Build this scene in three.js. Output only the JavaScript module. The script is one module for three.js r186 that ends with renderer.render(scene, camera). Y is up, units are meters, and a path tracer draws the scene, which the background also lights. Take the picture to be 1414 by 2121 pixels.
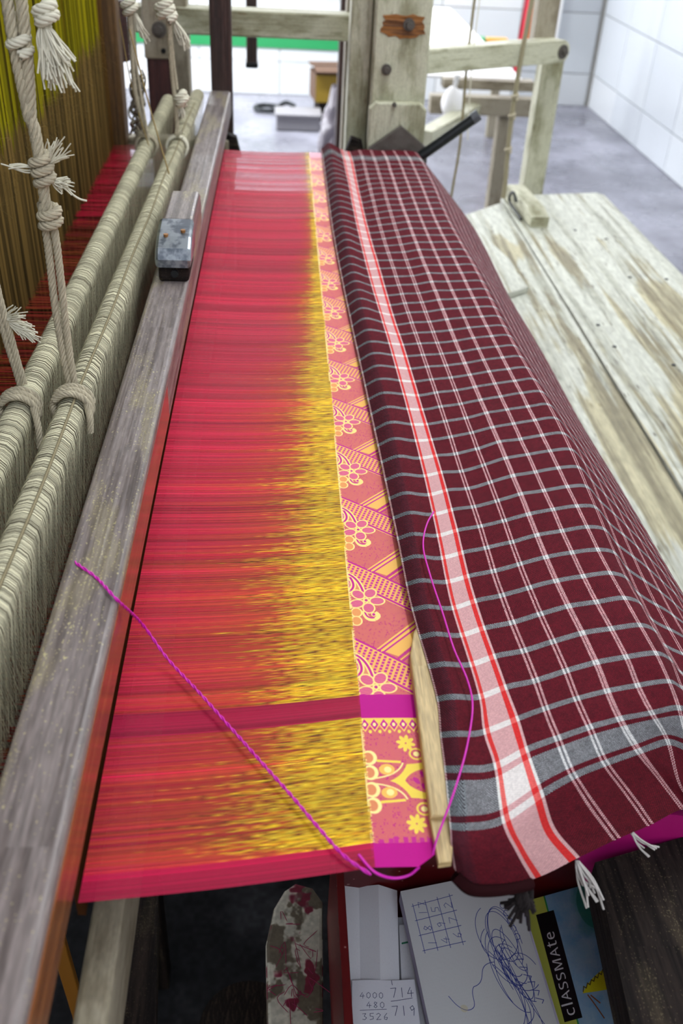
import * as THREE from 'three';
import { RoundedBoxGeometry } from 'three/addons/geometries/RoundedBoxGeometry.js';
import { mergeGeometries } from 'three/addons/utils/BufferGeometryUtils.js';
import { RectAreaLightUniformsLib } from 'three/addons/lights/RectAreaLightUniformsLib.js';

// ---------------------------------------------------------------- camera, light, exposure
const scene = new THREE.Scene();
scene.background = new THREE.Color(0x000000);
const V = (x, y, z) => new THREE.Vector3(x, y, z);
const EYE = V(0, 1.2, 0), FWD = V(0.06957, -0.57502, -0.81518), UP = V(-0.00716, 0.81685, -0.57681);
const camera = new THREE.PerspectiveCamera(2 * Math.atan(1060.5 / 1964) * 180 / Math.PI, 1414 / 2121, 0.02, 40);
camera.position.copy(EYE); camera.up.copy(UP); camera.lookAt(EYE.clone().add(FWD)); camera.updateMatrixWorld();
camera.focus = 0.68; camera.userData.fStop = 9;
scene.add(camera);
const renderer = new THREE.WebGLRenderer({ antialias: true });
renderer.toneMapping = THREE.LinearToneMapping;
renderer.toneMappingExposure = 1.16;
renderer.shadowMap.enabled = true;
RectAreaLightUniformsLib.init();
const LIGHT = { tube: 40, windowBack: 6, windowLeft: 24, windowFront: 3.2, addedTubeFar: 120 };
// intersects the sight line of a photograph point with the level y: only used to take measurements off the photograph
const RIGHT = FWD.clone().cross(UP).normalize();
const P = (px, py, y) => {
  const d = RIGHT.clone().multiplyScalar((px - 707) / 1964).addScaledVector(UP, -(py - 1060.5) / 1964).add(FWD);
  return EYE.clone().addScaledVector(d, (y - EYE.y) / d.y);
};

// ---------------------------------------------------------------- helpers
let seed = 7;
const rnd = () => { seed = (seed + 0x6D2B79F5) | 0; let t = Math.imul(seed ^ (seed >>> 15), 1 | seed); t = (t + Math.imul(t ^ (t >>> 7), 61 | t)) ^ t; return ((t ^ (t >>> 14)) >>> 0) / 4294967296; };
const rr = (a, b) => a + (b - a) * rnd();
const clamp = (x, a = 0, b = 1) => Math.min(b, Math.max(a, x));
const lerp = (a, b, t) => a + (b - a) * t;
const smooth = (a, b, x) => { const t = clamp((x - a) / (b - a)); return t * t * (3 - 2 * t); };
const HT = new Float32Array(65536); { for (let i = 0; i < 65536; i++) HT[i] = rnd(); }
const hash = (x, y) => HT[((x * 73856093) ^ (y * 19349663)) & 65535];
function vnoise(x, y, px = 4096, py = 4096) {           // periodic value noise
  const xi = Math.floor(x), yi = Math.floor(y), fx = x - xi, fy = y - yi;
  const m = (a, p) => ((a % p) + p) % p, x0 = m(xi, px), x1 = m(xi + 1, px), y0 = m(yi, py), y1 = m(yi + 1, py);
  const sx = fx * fx * (3 - 2 * fx), sy = fy * fy * (3 - 2 * fy);
  return lerp(lerp(hash(x0, y0), hash(x1, y0), sx), lerp(hash(x0, y1), hash(x1, y1), sx), sy);
}
function fbm(x, y, px, py, oct = 4) { let s = 0, a = 0.5, t = 0; for (let i = 0; i < oct; i++) { s += a * vnoise(x, y, px, py); t += a; a *= 0.55; x *= 2; y *= 2; px *= 2; py *= 2; } return s / t; }
const mix3 = (a, b, t) => [a[0] + (b[0] - a[0]) * t, a[1] + (b[1] - a[1]) * t, a[2] + (b[2] - a[2]) * t];
// texture computed pixel by pixel; f(x, y) -> [r, g, b] in sRGB 0..255; the repeat is its size in metres
function tex(w, h, f, sizeU, sizeV, srgb = true) {
  const d = new Uint8Array(w * h * 4);
  for (let y = 0, o = 0; y < h; y++) for (let x = 0; x < w; x++, o += 4) { const c = f(x / w, y / h, x, y); d[o] = clamp(c[0], 0, 255); d[o + 1] = clamp(c[1], 0, 255); d[o + 2] = clamp(c[2], 0, 255); d[o + 3] = 255; }
  const t = new THREE.DataTexture(d, w, h); t.wrapS = t.wrapT = THREE.RepeatWrapping; t.magFilter = THREE.LinearFilter; t.minFilter = THREE.LinearMipmapLinearFilter; t.generateMipmaps = true;
  if (srgb) t.colorSpace = THREE.SRGBColorSpace;
  t.repeat.set(1 / sizeU, 1 / sizeV); t.needsUpdate = true; return t;
}
function canvasTex(w, h, draw) {
  const c = document.createElement('canvas'); c.width = w; c.height = h; draw(c.getContext('2d'), w, h);
  const t = new THREE.CanvasTexture(c); t.colorSpace = THREE.SRGBColorSpace; t.wrapS = t.wrapT = THREE.RepeatWrapping; t.magFilter = THREE.LinearFilter; return t;
}
const std = (o) => { const m = o.clearcoat !== undefined || o.transmission !== undefined || o.sheen !== undefined || o.anisotropy !== undefined ? new THREE.MeshPhysicalMaterial(o) : new THREE.MeshStandardMaterial(o); m.side = THREE.DoubleSide; return m; };
const used = new Map();
const numbered = (n) => { const k = used.get(n) ?? 0; used.set(n, k + 1); return k ? n + '_' + String(k).padStart(3, '0') : n; };
const shade = (o) => o.traverse((m) => { if (m.isMesh) m.castShadow = m.receiveShadow = true; });
function tag(o, label, category, group, kind) { if (label) o.userData.label = label; if (category) o.userData.category = category; if (group) o.userData.group = group; if (kind) o.userData.kind = kind; return o; }
function thing(name, label, category, pos = [0, 0, 0], turn = 0, group) { const o = new THREE.Group(); o.name = numbered(name); o.position.set(...pos); o.rotation.y = turn; scene.add(o); return tag(o, label, category, group); }
function part(name, geo, mat, parent, label) { const m = new THREE.Mesh(Array.isArray(geo) ? merge(geo) : geo, mat); m.name = parent === scene ? numbered(name) : name; m.castShadow = m.receiveShadow = true; if (label) m.userData.label = label; parent.add(m); return m; }
function merge(list) { const l = list.map((g) => { g = g.index ? g.toNonIndexed() : g; for (const k of Object.keys(g.attributes)) if (!['position', 'normal', 'uv'].includes(k)) g.deleteAttribute(k); return g; }); return l.length === 1 ? l[0] : mergeGeometries(l); }
const struct = (name, geo, mat, parent = scene) => { const m = part(name, geo, mat, parent); m.name = name; if (parent === scene) m.userData.kind = 'structure'; return m; };
// metre uv on a box-like solid, u along the grain axis
function boxUV(g, grain, off = [0, 0]) {
  g = g.index ? g.toNonIndexed() : g; const p = g.attributes.position, n = g.attributes.normal, uv = new Float32Array(p.count * 2);
  for (let i = 0; i < p.count; i += 3) {
    const nn = [0, 1, 2].map((k) => Math.abs(n.getComponent(i, k) + n.getComponent(i + 1, k) + n.getComponent(i + 2, k))), a = nn.indexOf(Math.max(...nn));
    let [s, t] = [0, 1, 2].filter((k) => k !== a); if (t === grain) [s, t] = [t, s];
    for (let j = i; j < i + 3; j++) { uv[2 * j] = p.getComponent(j, s) + off[0]; uv[2 * j + 1] = p.getComponent(j, t) + off[1] + a * 0.37; }
  }
  g.setAttribute('uv', new THREE.BufferAttribute(uv, 2)); return g;
}
function box(w, h, d, x, y, z, bevel = 0.003, grain = -1) {
  if (grain < 0) grain = [w, h, d].indexOf(Math.max(w, h, d));
  const b = Math.min(bevel, w / 2.2, h / 2.2, d / 2.2), g = boxUV(new RoundedBoxGeometry(w, h, d, 2, b), grain, [rnd() * 3, rnd() * 3]); g.translate(x, y, z); return g;
}
// box between two points with given section (across, high); length along local x
function beam(a, b, wide, high, bevel = 0.003, upHint = V(0, 1, 0)) {
  const d = b.clone().sub(a), L = d.length(); d.normalize(); const s = d.clone().cross(upHint).normalize(), u = s.clone().cross(d);
  const g = box(L, high, wide, 0, 0, 0, bevel, 0); g.applyMatrix4(new THREE.Matrix4().makeBasis(d, u, s).setPosition(a.clone().add(b).multiplyScalar(0.5))); return g;
}
function cyl(r1, r2, h, x, y, z, axis = 'y', seg = 20) { const g = new THREE.CylinderGeometry(r1, r2, h, seg); if (axis === 'x') g.rotateZ(Math.PI / 2); if (axis === 'z') g.rotateX(Math.PI / 2); g.translate(x, y, z); return g; }
function extrude(pts, depth, bevel = 0.002) { const s = new THREE.Shape(pts.map((p) => new THREE.Vector2(...p))); const g = new THREE.ExtrudeGeometry(s, { depth: depth - 2 * bevel, bevelEnabled: bevel > 0, bevelThickness: bevel, bevelSize: bevel, bevelOffset: -bevel, bevelSegments: 2, curveSegments: 8 }); g.translate(0, 0, bevel - depth / 2); return g; }
const curve = (pts) => new THREE.CatmullRomCurve3(pts.map((p) => (p.isVector3 ? p : V(...p))));
function tube(pts, r, seg = 40, rad = 7) { return new THREE.TubeGeometry(curve(pts), seg, r, rad, false); }
// a laid rope: strands wound round a centre line
function rope(pts, r, pitch = r * 7, strands = 5) {
  const c = curve(pts), L = c.getLength(), n = Math.max(12, Math.ceil(L / pitch * 9)), out = [], fr = c.computeFrenetFrames(n, false);
  for (let k = 0; k < strands; k++) {
    const q = []; for (let i = 0; i <= n; i++) { const t = i / n, a = t * L / pitch * Math.PI * 2 + k / strands * Math.PI * 2; q.push(c.getPointAt(t).addScaledVector(fr.normals[i], Math.cos(a) * r * 0.6).addScaledVector(fr.binormals[i], Math.sin(a) * r * 0.6)); }
    out.push(new THREE.TubeGeometry(new THREE.CatmullRomCurve3(q), n, r * (strands === 2 ? 0.62 : 0.45), 5, false));
  }
  return out;
}
// turns of rope wound round an axis at c
function coil(c, axis, R, r, turns, spread) {
  const a = axis.clone().normalize(), s = Math.abs(a.y) < 0.9 ? V(0, 1, 0).cross(a).normalize() : V(1, 0, 0).cross(a).normalize(), t = a.clone().cross(s), pts = [];
  for (let i = 0; i <= turns * 10; i++) { const w = i / 10 * Math.PI * 2; pts.push(c.clone().addScaledVector(s, Math.cos(w) * R).addScaledVector(t, Math.sin(w) * R).addScaledVector(a, (i / (turns * 10) - 0.5) * spread)); }
  return rope(pts, r, r * 5);
}
function tassel(c, dir, len, n, r, fan, droop = 0) {
  const out = []; const d = dir.clone().normalize();
  for (let i = 0; i < n; i++) { const e = d.clone().add(V(rr(-fan, fan), rr(-fan, fan), rr(-fan, fan))).multiplyScalar(len * rr(0.7, 1.1)); const m = c.clone().addScaledVector(e, 0.5).add(V(rr(-1, 1), rr(-1, 1), rr(-1, 1)).multiplyScalar(len * 0.1)); out.push(tube([c.clone().add(V(rr(-r, r), 0, rr(-r, r))), m, c.clone().add(e).add(V(0, -droop, 0))], r, 8, 5)); }
  return out;
}
// a sheet of separate ribbons: list of {pts:[[x,y,z]...], cols:[[r,g,b]...], w:[x,y,z] half-width vector}
function ribbons(list) {
  let nv = 0, ni = 0; for (const s of list) { nv += s.pts.length * 2; ni += (s.pts.length - 1) * 6; }
  const pos = new Float32Array(nv * 3), col = new Float32Array(nv * 3), idx = new Uint32Array(ni); let v = 0, k = 0;
  for (const s of list) {
    const b = v; s.pts.forEach((p, i) => { for (const sg of [-1, 1]) { for (let c = 0; c < 3; c++) { pos[v * 3 + c] = p[c] + sg * s.w[c]; col[v * 3 + c] = s.cols[Math.min(i, s.cols.length - 1)][c]; } v++; } });
    for (let i = 0; i < s.pts.length - 1; i++) { const a = b + i * 2; idx.set([a, a + 1, a + 2, a + 1, a + 3, a + 2], k); k += 6; }
  }
  const g = new THREE.BufferGeometry(); g.setAttribute('position', new THREE.BufferAttribute(pos, 3)); g.setAttribute('color', new THREE.BufferAttribute(col, 3)); g.setIndex(new THREE.BufferAttribute(idx, 1)); g.computeVertexNormals(); return g;
}
const lin = (r, g, b) => { const c = new THREE.Color().setRGB(r / 255, g / 255, b / 255, THREE.SRGBColorSpace); return [c.r, c.g, c.b]; };
// 1-D cubic through samples
function cubic(xs, ys, x) {
  let i = 0; while (i < xs.length - 2 && x > xs[i + 1]) i++;
  const m = (j) => { const a = Math.max(0, j - 1), b = Math.min(xs.length - 1, j + 1); return (ys[b] - ys[a]) / (xs[b] - xs[a]); };
  const h = xs[i + 1] - xs[i], t = (x - xs[i]) / h, t2 = t * t, t3 = t2 * t;
  return (2 * t3 - 3 * t2 + 1) * ys[i] + (t3 - 2 * t2 + t) * h * m(i) + (-2 * t3 + 3 * t2) * ys[i + 1] + (t3 - t2) * h * m(i + 1);
}

// ---------------------------------------------------------------- materials
const M = {};
{
  const paint = (worn, wood, white, dirt) => (u, v) => {
    const g = fbm(u * 6, v * 90, 6, 90), b = fbm(u * 9 + 3, v * 9, 9, 9, 5), f = vnoise(u * 300, v * 300, 300, 300), s = fbm(u * 25, v * 60 + 7, 25, 60, 3);
    let c = mix3(white, dirt, clamp(smooth(0.42, 0.75, b) * 0.75 + smooth(0.6, 0.8, s) * 0.4 + (g - 0.5) * 0.3));
    const w = smooth(worn, worn + 0.1, b * 0.65 + g * 0.35); c = mix3(c, mix3(wood, [wood[0] * 0.6, wood[1] * 0.55, wood[2] * 0.5], smooth(0.4, 0.7, g)), w);
    const k = 0.93 + f * 0.12; return [c[0] * k, c[1] * k, c[2] * k];
  };
  const grey = (f) => (u, v) => { const a = f(u, v); return [a, a, a]; };
  const grainBump = tex(512, 512, grey((u, v) => 255 * (0.6 * fbm(u * 4, v * 100, 4, 100) + 0.4 * fbm(u * 40, v * 40, 40, 40))), 0.6, 0.25, false);
  const wb = (o) => std({ bumpMap: grainBump, bumpScale: 0.0012, ...o });
  M.paint = wb({ map: tex(1024, 512, paint(0.68, [120, 90, 50], [196, 196, 172], [132, 130, 100]), 0.7, 0.3), roughness: 0.6 });
  M.paintGrey = wb({ map: tex(512, 512, paint(0.72, [90, 80, 60], [160, 152, 132], [118, 108, 88]), 0.6, 0.3), roughness: 0.65 });
  M.peeled = wb({ map: tex(512, 512, paint(0.2, [150, 96, 38], [170, 120, 60], [120, 70, 25]), 0.2, 0.2), roughness: 0.6 });
  const wood = (base, dark, light, spk = 0) => (u, v, x, y) => {
    const wv = fbm(u * 3, v * 14, 3, 14, 3), g = fbm(u * 5 + wv, v * 70, 6, 70, 4), f = fbm(u * 60, v * 200, 60, 200, 2);
    let c = mix3(base, dark, smooth(0.35, 0.75, g)); c = mix3(c, light, smooth(0.55, 0.85, wv) * 0.5); const k = 0.85 + 0.3 * f; c = [c[0] * k, c[1] * k, c[2] * k];
    if (spk) { const h = vnoise(u * 420, v * 420, 420, 420), z = fbm(u * 8, v * 14, 8, 14, 3); if (h > 0.93 - 0.12 * smooth(0.45, 0.7, z)) c = mix3(c, [205, 195, 140], spk); c = mix3(c, [150, 140, 100], smooth(0.56, 0.74, z) * 0.45 * spk); }
    return c;
  };
  M.rail = wb({ map: tex(1024, 512, wood([128, 118, 116], [92, 82, 80], [150, 140, 132], 0.75), 0.5, 0.25), roughness: 0.42, bumpScale: 0.0008 });
  M.lacquerReflect = std({ map: tex(512, 256, wood([150, 88, 40], [112, 60, 26], [164, 104, 52]), 0.6, 0.2), roughness: 0.22, clearcoat: 0.3, clearcoatRoughness: 0.12 });  // orange-brown holds the reflection of the warp in the glossy rail side
  M.dark = wb({ map: tex(512, 512, wood([66, 46, 40], [36, 26, 24], [92, 66, 54]), 0.5, 0.25), roughness: 0.5 });
  M.redwood = wb({ map: tex(512, 256, wood([70, 36, 34], [44, 22, 24], [92, 52, 44]), 0.5, 0.25), roughness: 0.5 });
  M.brown = wb({ map: tex(512, 256, wood([104, 76, 40], [70, 48, 22], [124, 96, 56]), 0.5, 0.25), roughness: 0.6 });
  M.pale = wb({ map: tex(512, 256, wood([196, 172, 124], [170, 144, 96], [206, 186, 140]), 0.4, 0.12), roughness: 0.55, bumpScale: 0.0003 });
  M.oldDark = wb({ sheen: 0, specularIntensity: 0.25, map: tex(512, 512, wood([40, 33, 30], [22, 18, 17], [62, 52, 44], 0.3), 0.3, 0.2), roughness: 0.75 });
  M.bench = wb({ map: tex(2048, 1024, (u, v) => {
    const g = fbm(u * 7, v * 80, 7, 80, 4), b = fbm(u * 4 + 2, v * 6, 4, 6, 4), f = fbm(u * 120, v * 160, 120, 160, 2), s = fbm(u * 10, v * 30 + 9, 10, 30, 4), ch = fbm(u * 70, v * 220, 70, 220, 2);
    let c = mix3([196, 199, 187], [156, 158, 142], smooth(0.4, 0.75, g) * 0.8); c = mix3(c, [178, 166, 122], smooth(0.6, 0.72, b * 0.75 + g * 0.25) * 0.7); c = mix3(c, [120, 110, 80], smooth(0.5, 0.75, g) * smooth(0.53, 0.66, b) * 0.7); c = mix3(c, [134, 134, 122], smooth(0.62, 0.72, ch * 0.5 + g * 0.5) * 0.6); c = mix3(c, [96, 92, 78], smooth(0.68, 0.78, ch * 0.6 + s * 0.4) * 0.8);
    let X = v * 0.8 - 0.37; if (X < 0.25) X += 0.8; const Z = u * 2 - 2; let w = 0; // where the white paint has worn down to the wood
    for (const [px, pz, rx, rz] of [[0.475, -1.05, 0.052, 0.25], [0.47, -1.85, 0.05, 0.1], [0.70, -1.56, 0.05, 0.16], [0.60, -1.12, 0.05, 0.25], [0.60, -1.5, 0.012, 0.2], [0.66, -0.9, 0.05, 0.2]]) w = Math.max(w, 1 - Math.hypot((X - px) / rx, (Z - pz) / rz));
    const wear = smooth(0.12, 0.36, w + (s - 0.5) * 1.1 + (g - 0.5) * 0.7); c = mix3(c, mix3([178, 168, 128], [118, 108, 78], smooth(0.4, 0.75, g)), wear * 0.7);
    const k = 0.9 + 0.2 * f; return [c[0] * k, c[1] * k, c[2] * k];
  }, 2.0, 0.8), roughness: 0.62, bumpScale: 0.002 });
  M.cotton = std({ map: tex(256, 256, (u, v) => { const f = fbm(u * 60, v * 60, 60, 60, 2), b = fbm(u * 6, v * 6, 6, 6); const k = 0.72 + 0.4 * f + (b - 0.5) * 0.3; return [196 * k, 186 * k, 160 * k]; }, 1, 1), roughness: 0.9 });
  M.cottonLight = std({ color: 0xd8d4c0, roughness: 0.9 });
  M.cottonDark = std({ color: 0x8d8674, roughness: 0.9 });
  M.thread = std({ vertexColors: true, roughness: 0.9, sheen: 0, specularIntensity: 0.15 });
  M.silk = std({ vertexColors: true, roughness: 0.5, sheen: 0, specularIntensity: 0.4 });
  M.metal = std({ color: 0x6e7278, metalness: 0.85, roughness: 0.35, bumpMap: grainBump, bumpScale: 0.0006 });
  M.capMetal = std({ map: tex(256, 256, (u, v) => { const b = fbm(u * 8, v * 8, 8, 8, 4); const c = mix3([158, 166, 174], [104, 112, 122], smooth(0.4, 0.7, b)); return c; }, 0.06, 0.06), metalness: 0.75, roughness: 0.3 });
  M.copper = std({ color: 0xa87848, metalness: 0.6, roughness: 0.45 });
  M.iron = std({ color: 0x2c2f31, metalness: 0.7, roughness: 0.35 });
  M.steelDull = std({ map: tex(128, 128, (u, v) => { const b = fbm(u * 8, v * 8, 8, 8); return mix3([112, 108, 102], [72, 66, 60], b); }, 0.1, 0.1), metalness: 0.3, roughness: 0.6 });
  M.floor = std({ map: tex(1024, 1024, (u, v) => { const b = fbm(u * 6, v * 6, 6, 6, 6), f = fbm(u * 90, v * 90, 90, 90, 2); const c = mix3([150, 150, 162], [112, 112, 122], smooth(0.3, 0.7, b)); const k = 0.92 + 0.16 * f; return [c[0] * k, c[1] * k, c[2] * k]; }, 2.4, 2.4), roughness: 0.28, roughnessMap: tex(512, 512, (u, v) => { const b = fbm(u * 8, v * 8, 8, 8, 5); const a = 150 + 210 * (b - 0.35); return [a, a, a]; }, 1.7, 1.7, false), bumpMap: grainBump, bumpScale: 0.0006 });
  M.floor.roughness = 0.42;
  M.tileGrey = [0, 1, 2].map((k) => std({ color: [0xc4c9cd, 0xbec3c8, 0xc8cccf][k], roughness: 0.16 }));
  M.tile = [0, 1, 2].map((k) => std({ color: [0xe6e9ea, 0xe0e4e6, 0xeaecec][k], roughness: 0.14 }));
  M.grout = std({ color: 0xb4b4b0, roughness: 0.9 });
  M.plaster = std({ map: tex(256, 256, (u, v) => { const b = fbm(u * 10, v * 10, 10, 10, 4); const k = 0.95 + 0.08 * b; return [232 * k, 230 * k, 226 * k]; }, 1.5, 1.5), roughness: 0.85 });
  M.green = std({ color: 0x2f9a5c, roughness: 0.4 });
  M.white = std({ color: 0xefefee, roughness: 0.7 });
}

// ---------------------------------------------------------------- room
const ROOM = { x0: -4, x1: 1.84, z0: -5.9, z1: 0.75, h: 3 };
{
  const W = ROOM.x1 - ROOM.x0, D = ROOM.z1 - ROOM.z0, cx = (ROOM.x0 + ROOM.x1) / 2, cz = (ROOM.z0 + ROOM.z1) / 2;
  const slab = (w, h, d, x, y, z) => { const g = new THREE.BoxGeometry(w, h, d); g.translate(x, y, z); return boxUV(g, 0); };
  struct('floor', slab(W + 0.4, 0.2, D + 0.4, cx, -0.1, cz), M.floor);
  struct('ceiling', slab(W + 0.4, 0.2, D + 0.4, cx, ROOM.h + 0.1, cz), M.plaster);
  const wl = struct('wall_left', slab(0.2, ROOM.h, D, ROOM.x0 - 0.1, ROOM.h / 2, cz), M.plaster);
  const wr = struct('wall_right', slab(0.2, ROOM.h, D, ROOM.x1 + 0.1, ROOM.h / 2, cz), M.plaster);
  const wb = struct('wall_back', slab(W, ROOM.h, 0.2, cx, ROOM.h / 2, ROOM.z0 - 0.1), M.plaster);
  struct('wall_front', slab(W, ROOM.h, 0.2, cx, ROOM.h / 2, ROOM.z1 + 0.1), M.plaster);
  // glazed wall tiles, each its own piece, standing proud of the grout
  const rows = [[0.002, 0.174], [0.178, 0.489], [0.493, 0.804], [0.808, 1.119]];
  const gr = new THREE.BoxGeometry(0.006, 1.12, 4.6); gr.translate(ROOM.x1 - 0.003, 0.56, -3.6); part('grout', gr, M.grout, wr);
  const gb = new THREE.BoxGeometry(3.6, 1.12, 0.006); gb.translate(0.04, 0.56, ROOM.z0 + 0.003); part('grout', gb, M.grout, wb);
  const cache = {};
  const tileGeo = (h, side) => cache[h.toFixed(3) + side] ??= (side ? new RoundedBoxGeometry(0.014, h, 0.446, 1, 0.003) : new RoundedBoxGeometry(0.446, h, 0.014, 1, 0.003));
  for (const [a, b] of rows) {
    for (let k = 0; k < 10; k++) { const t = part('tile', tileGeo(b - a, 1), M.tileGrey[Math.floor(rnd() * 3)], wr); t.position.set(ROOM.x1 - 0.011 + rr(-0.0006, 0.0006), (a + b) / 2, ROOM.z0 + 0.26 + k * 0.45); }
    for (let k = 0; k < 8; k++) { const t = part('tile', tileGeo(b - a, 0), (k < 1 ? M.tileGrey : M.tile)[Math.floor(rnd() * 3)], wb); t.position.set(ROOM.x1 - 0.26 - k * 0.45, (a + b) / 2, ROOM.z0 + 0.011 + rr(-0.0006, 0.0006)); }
  }
  struct('trim_1', box(2.35, 0.056, 0.012, -0.575, 0.276, ROOM.z0 + 0.024, 0.002), M.green);
  struct('trim_2', box(0.05, 1.1, 0.04, 1.545, 0.88, ROOM.z0 + 0.04, 0.004), M.white);
  // windows: frosted lit panes in frames with the light they give
  const glow = std({ color: 0xffffff, emissive: 0xf2f6ff, emissiveIntensity: 1.4, roughness: 0.5 });
  const win = (n, w, h, x, y, z, ry, power, color) => {
    const g = new THREE.Group(); g.name = 'window_' + n; g.position.set(x, y, z); g.rotation.y = ry; g.userData.kind = 'structure'; scene.add(g);
    const pane = new THREE.BoxGeometry(w, h, 0.01); part('pane', pane, glow, g).castShadow = false;
    part('window_frame', [box(w + 0.1, 0.05, 0.06, 0, h / 2 + 0.025, 0), box(w + 0.1, 0.05, 0.06, 0, -h / 2 - 0.025, 0), box(0.05, h, 0.06, -w / 2 - 0.025, 0, 0), box(0.05, h, 0.06, w / 2 + 0.025, 0, 0), box(0.03, h, 0.04, 0, 0, 0.01)], M.white, g);
    const L = new THREE.RectAreaLight(color, power, w, h); const dir = V(Math.sin(ry), 0, Math.cos(ry)); L.position.set(x, y, z).addScaledVector(dir, 0.05); L.lookAt(L.position.clone().add(dir)); L.castShadow = true; scene.add(L);
  };
  win(1, 1.6, 1.3, 0.9, 2.0, ROOM.z0 + 0.03, 0, LIGHT.windowBack, 0xf0f4ff);
  win(2, 1.5, 1.5, ROOM.x0 + 0.03, 1.55, -5.0, Math.PI / 2, LIGHT.windowLeft, 0xf4f6ff);
  win(3, 1.2, 0.8, 0.3, 2.2, ROOM.z1 - 0.03, Math.PI, LIGHT.windowFront, 0xe2ecff);
}
function tubeLamp(x, y, z, turn, power, label) {
  const t = thing('tube_lamp', label, 'lamp', [x, y, z], turn);
  part('housing', box(1.25, 0.05, 0.09, 0, 0.045, 0, 0.008), M.white, t);
  part('tube', cyl(0.016, 0.016, 1.18, 0, -0.002, 0, 'x'), std({ color: 0xffffff, emissive: 0xfaffff, emissiveIntensity: 2.2 }), t).castShadow = false;
  for (const s of [-1, 1]) { part('end_cap', cyl(0.019, 0.019, 0.03, s * 0.605, -0.002, 0, 'x'), M.white, t); part('hanger', cyl(0.003, 0.003, 3 - y - 0.07, s * 0.45, (3 - y + 0.07) / 2, 0), M.iron, t); }
  const L = new THREE.RectAreaLight(0xfaffff, power, 1.18, 0.09); L.position.set(x, y - 0.03, z); L.rotation.set(-Math.PI / 2, 0, turn); L.castShadow = true; scene.add(L);
}
tubeLamp(0.42, 2.25, -1.35, Math.PI / 2, LIGHT.tube, 'white fluorescent tube lamp hanging lengthwise above the loom');
tubeLamp(-0.35, 1.55, -4.75, 0, LIGHT.addedTubeFar, 'unseen white tube lamp added low to brighten the far floor and tiled wall');  // added out of view, hung low to brighten the far floor and wall

// ---------------------------------------------------------------- silk warp
const ZN = -0.2715, ZF = -1.553, XF = 0.048, YC = 0.8;
{
  const red = [[198, 22, 62], [186, 16, 56], [206, 34, 70], [176, 18, 48]], gold = [[244, 200, 20], [228, 172, 14], [204, 140, 16], [250, 216, 50]], orange = [[206, 92, 34], [186, 74, 34], [168, 60, 34]];
  const list = [], pitch = 0.0004, n = Math.floor((ZN - ZF) / pitch), SEG = 34;
  let streak = 0;
  for (let i = 0; i < n; i++) {
    const z = ZN - (i + 0.5) * pitch;
    const crimson = z > -0.2855 || (z < -0.367 && z > -0.384 + 0) || (z < -1.258 && z > -1.266);
    const depth = smooth(-0.262, -1.45, z); // distance along the cloth from its near selvedge
    streak = 0.72 * streak + 0.28 * rr(-1, 1);
    const fan = 0.0155 * clamp((z + 1.0) / 0.7), half = rr(0.000165, 0.000198); const L = lerp(0.08, 0.007, Math.pow(smooth(-0.2, -1.3, z), 0.7)) * (1 + 0.7 * streak) * rr(0.7, 1.3) * (0.75 + 0.5 * vnoise(z * 34, 3.3));
    const jy = rr(-0.00003, 0.00003) + 0.0004 * (vnoise(z * 60, 4.4) - 0.5), pts = [], cols = [], rb = red[Math.floor(rnd() * 4)], tone = rr(0.84, 1.1) * (0.88 + 0.24 * vnoise(z * 120, 9.1));
    for (let k = 0; k <= SEG; k++) {
      const x = lerp(-0.0885, XF + 0.001, k / SEG), d = XF - x; // metres back from the woven edge
      let c = rb;
      if (crimson) c = [178, 6, 62];
      else {
        const o = clamp((L * 2.3 - d) / (L * 1.5 + 0.001)); c = mix3(rb, orange[(i + k) % 3], o * 0.9);
        const q = clamp((L - d) / (L * 0.75 + 0.001)); if (rnd() < q * 1.3) c = mix3(c, gold[Math.floor(rnd() * 4)], clamp(0.35 + q)); if (q > 0.15 && rnd() < 0.2) c = [122, 66, 14];
      }
      pts.push([x, YC + jy - 0.002 * Math.sin(Math.PI * k / SEG), z + fan * (1 - k / SEG)]); cols.push(lin(c[0] * tone, c[1] * tone, c[2] * tone));
    }
    list.push({ pts, cols, w: [0, rr(-0.00003, 0.00003), half] });
  }
  // the warp goes on behind the reed and through the heddles to the back of the loom
  const nb = 1500; for (let i = 0; i < nb; i++) {
    const z = lerp(ZN - 0.001, ZF, i / (nb - 1)), t = rr(0.8, 1.15), c = rnd() < 0.75 ? [118, 26, 22] : [130, 66, 22], far = z < -1.2 ? [178, 14, 48] : c;
    list.push({ pts: [[-0.092, YC - 0.004 + rr(-0.003, 0.003), z], [-0.17, YC - 0.004 + rr(-0.012, 0.008), z], [-0.4, YC - 0.004, z], [-1.5, YC, z]], cols: [lin(far[0] * t, far[1] * t, far[2] * t)], w: [0, 0, 0.00042] });
  }
  const w = part('silk_warp', ribbons(list), M.silk, scene);
  tag(w, 'stretched crimson silk warp threads streaked with gold towards the woven edge', 'silk threads', null, 'stuff');
}

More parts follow.
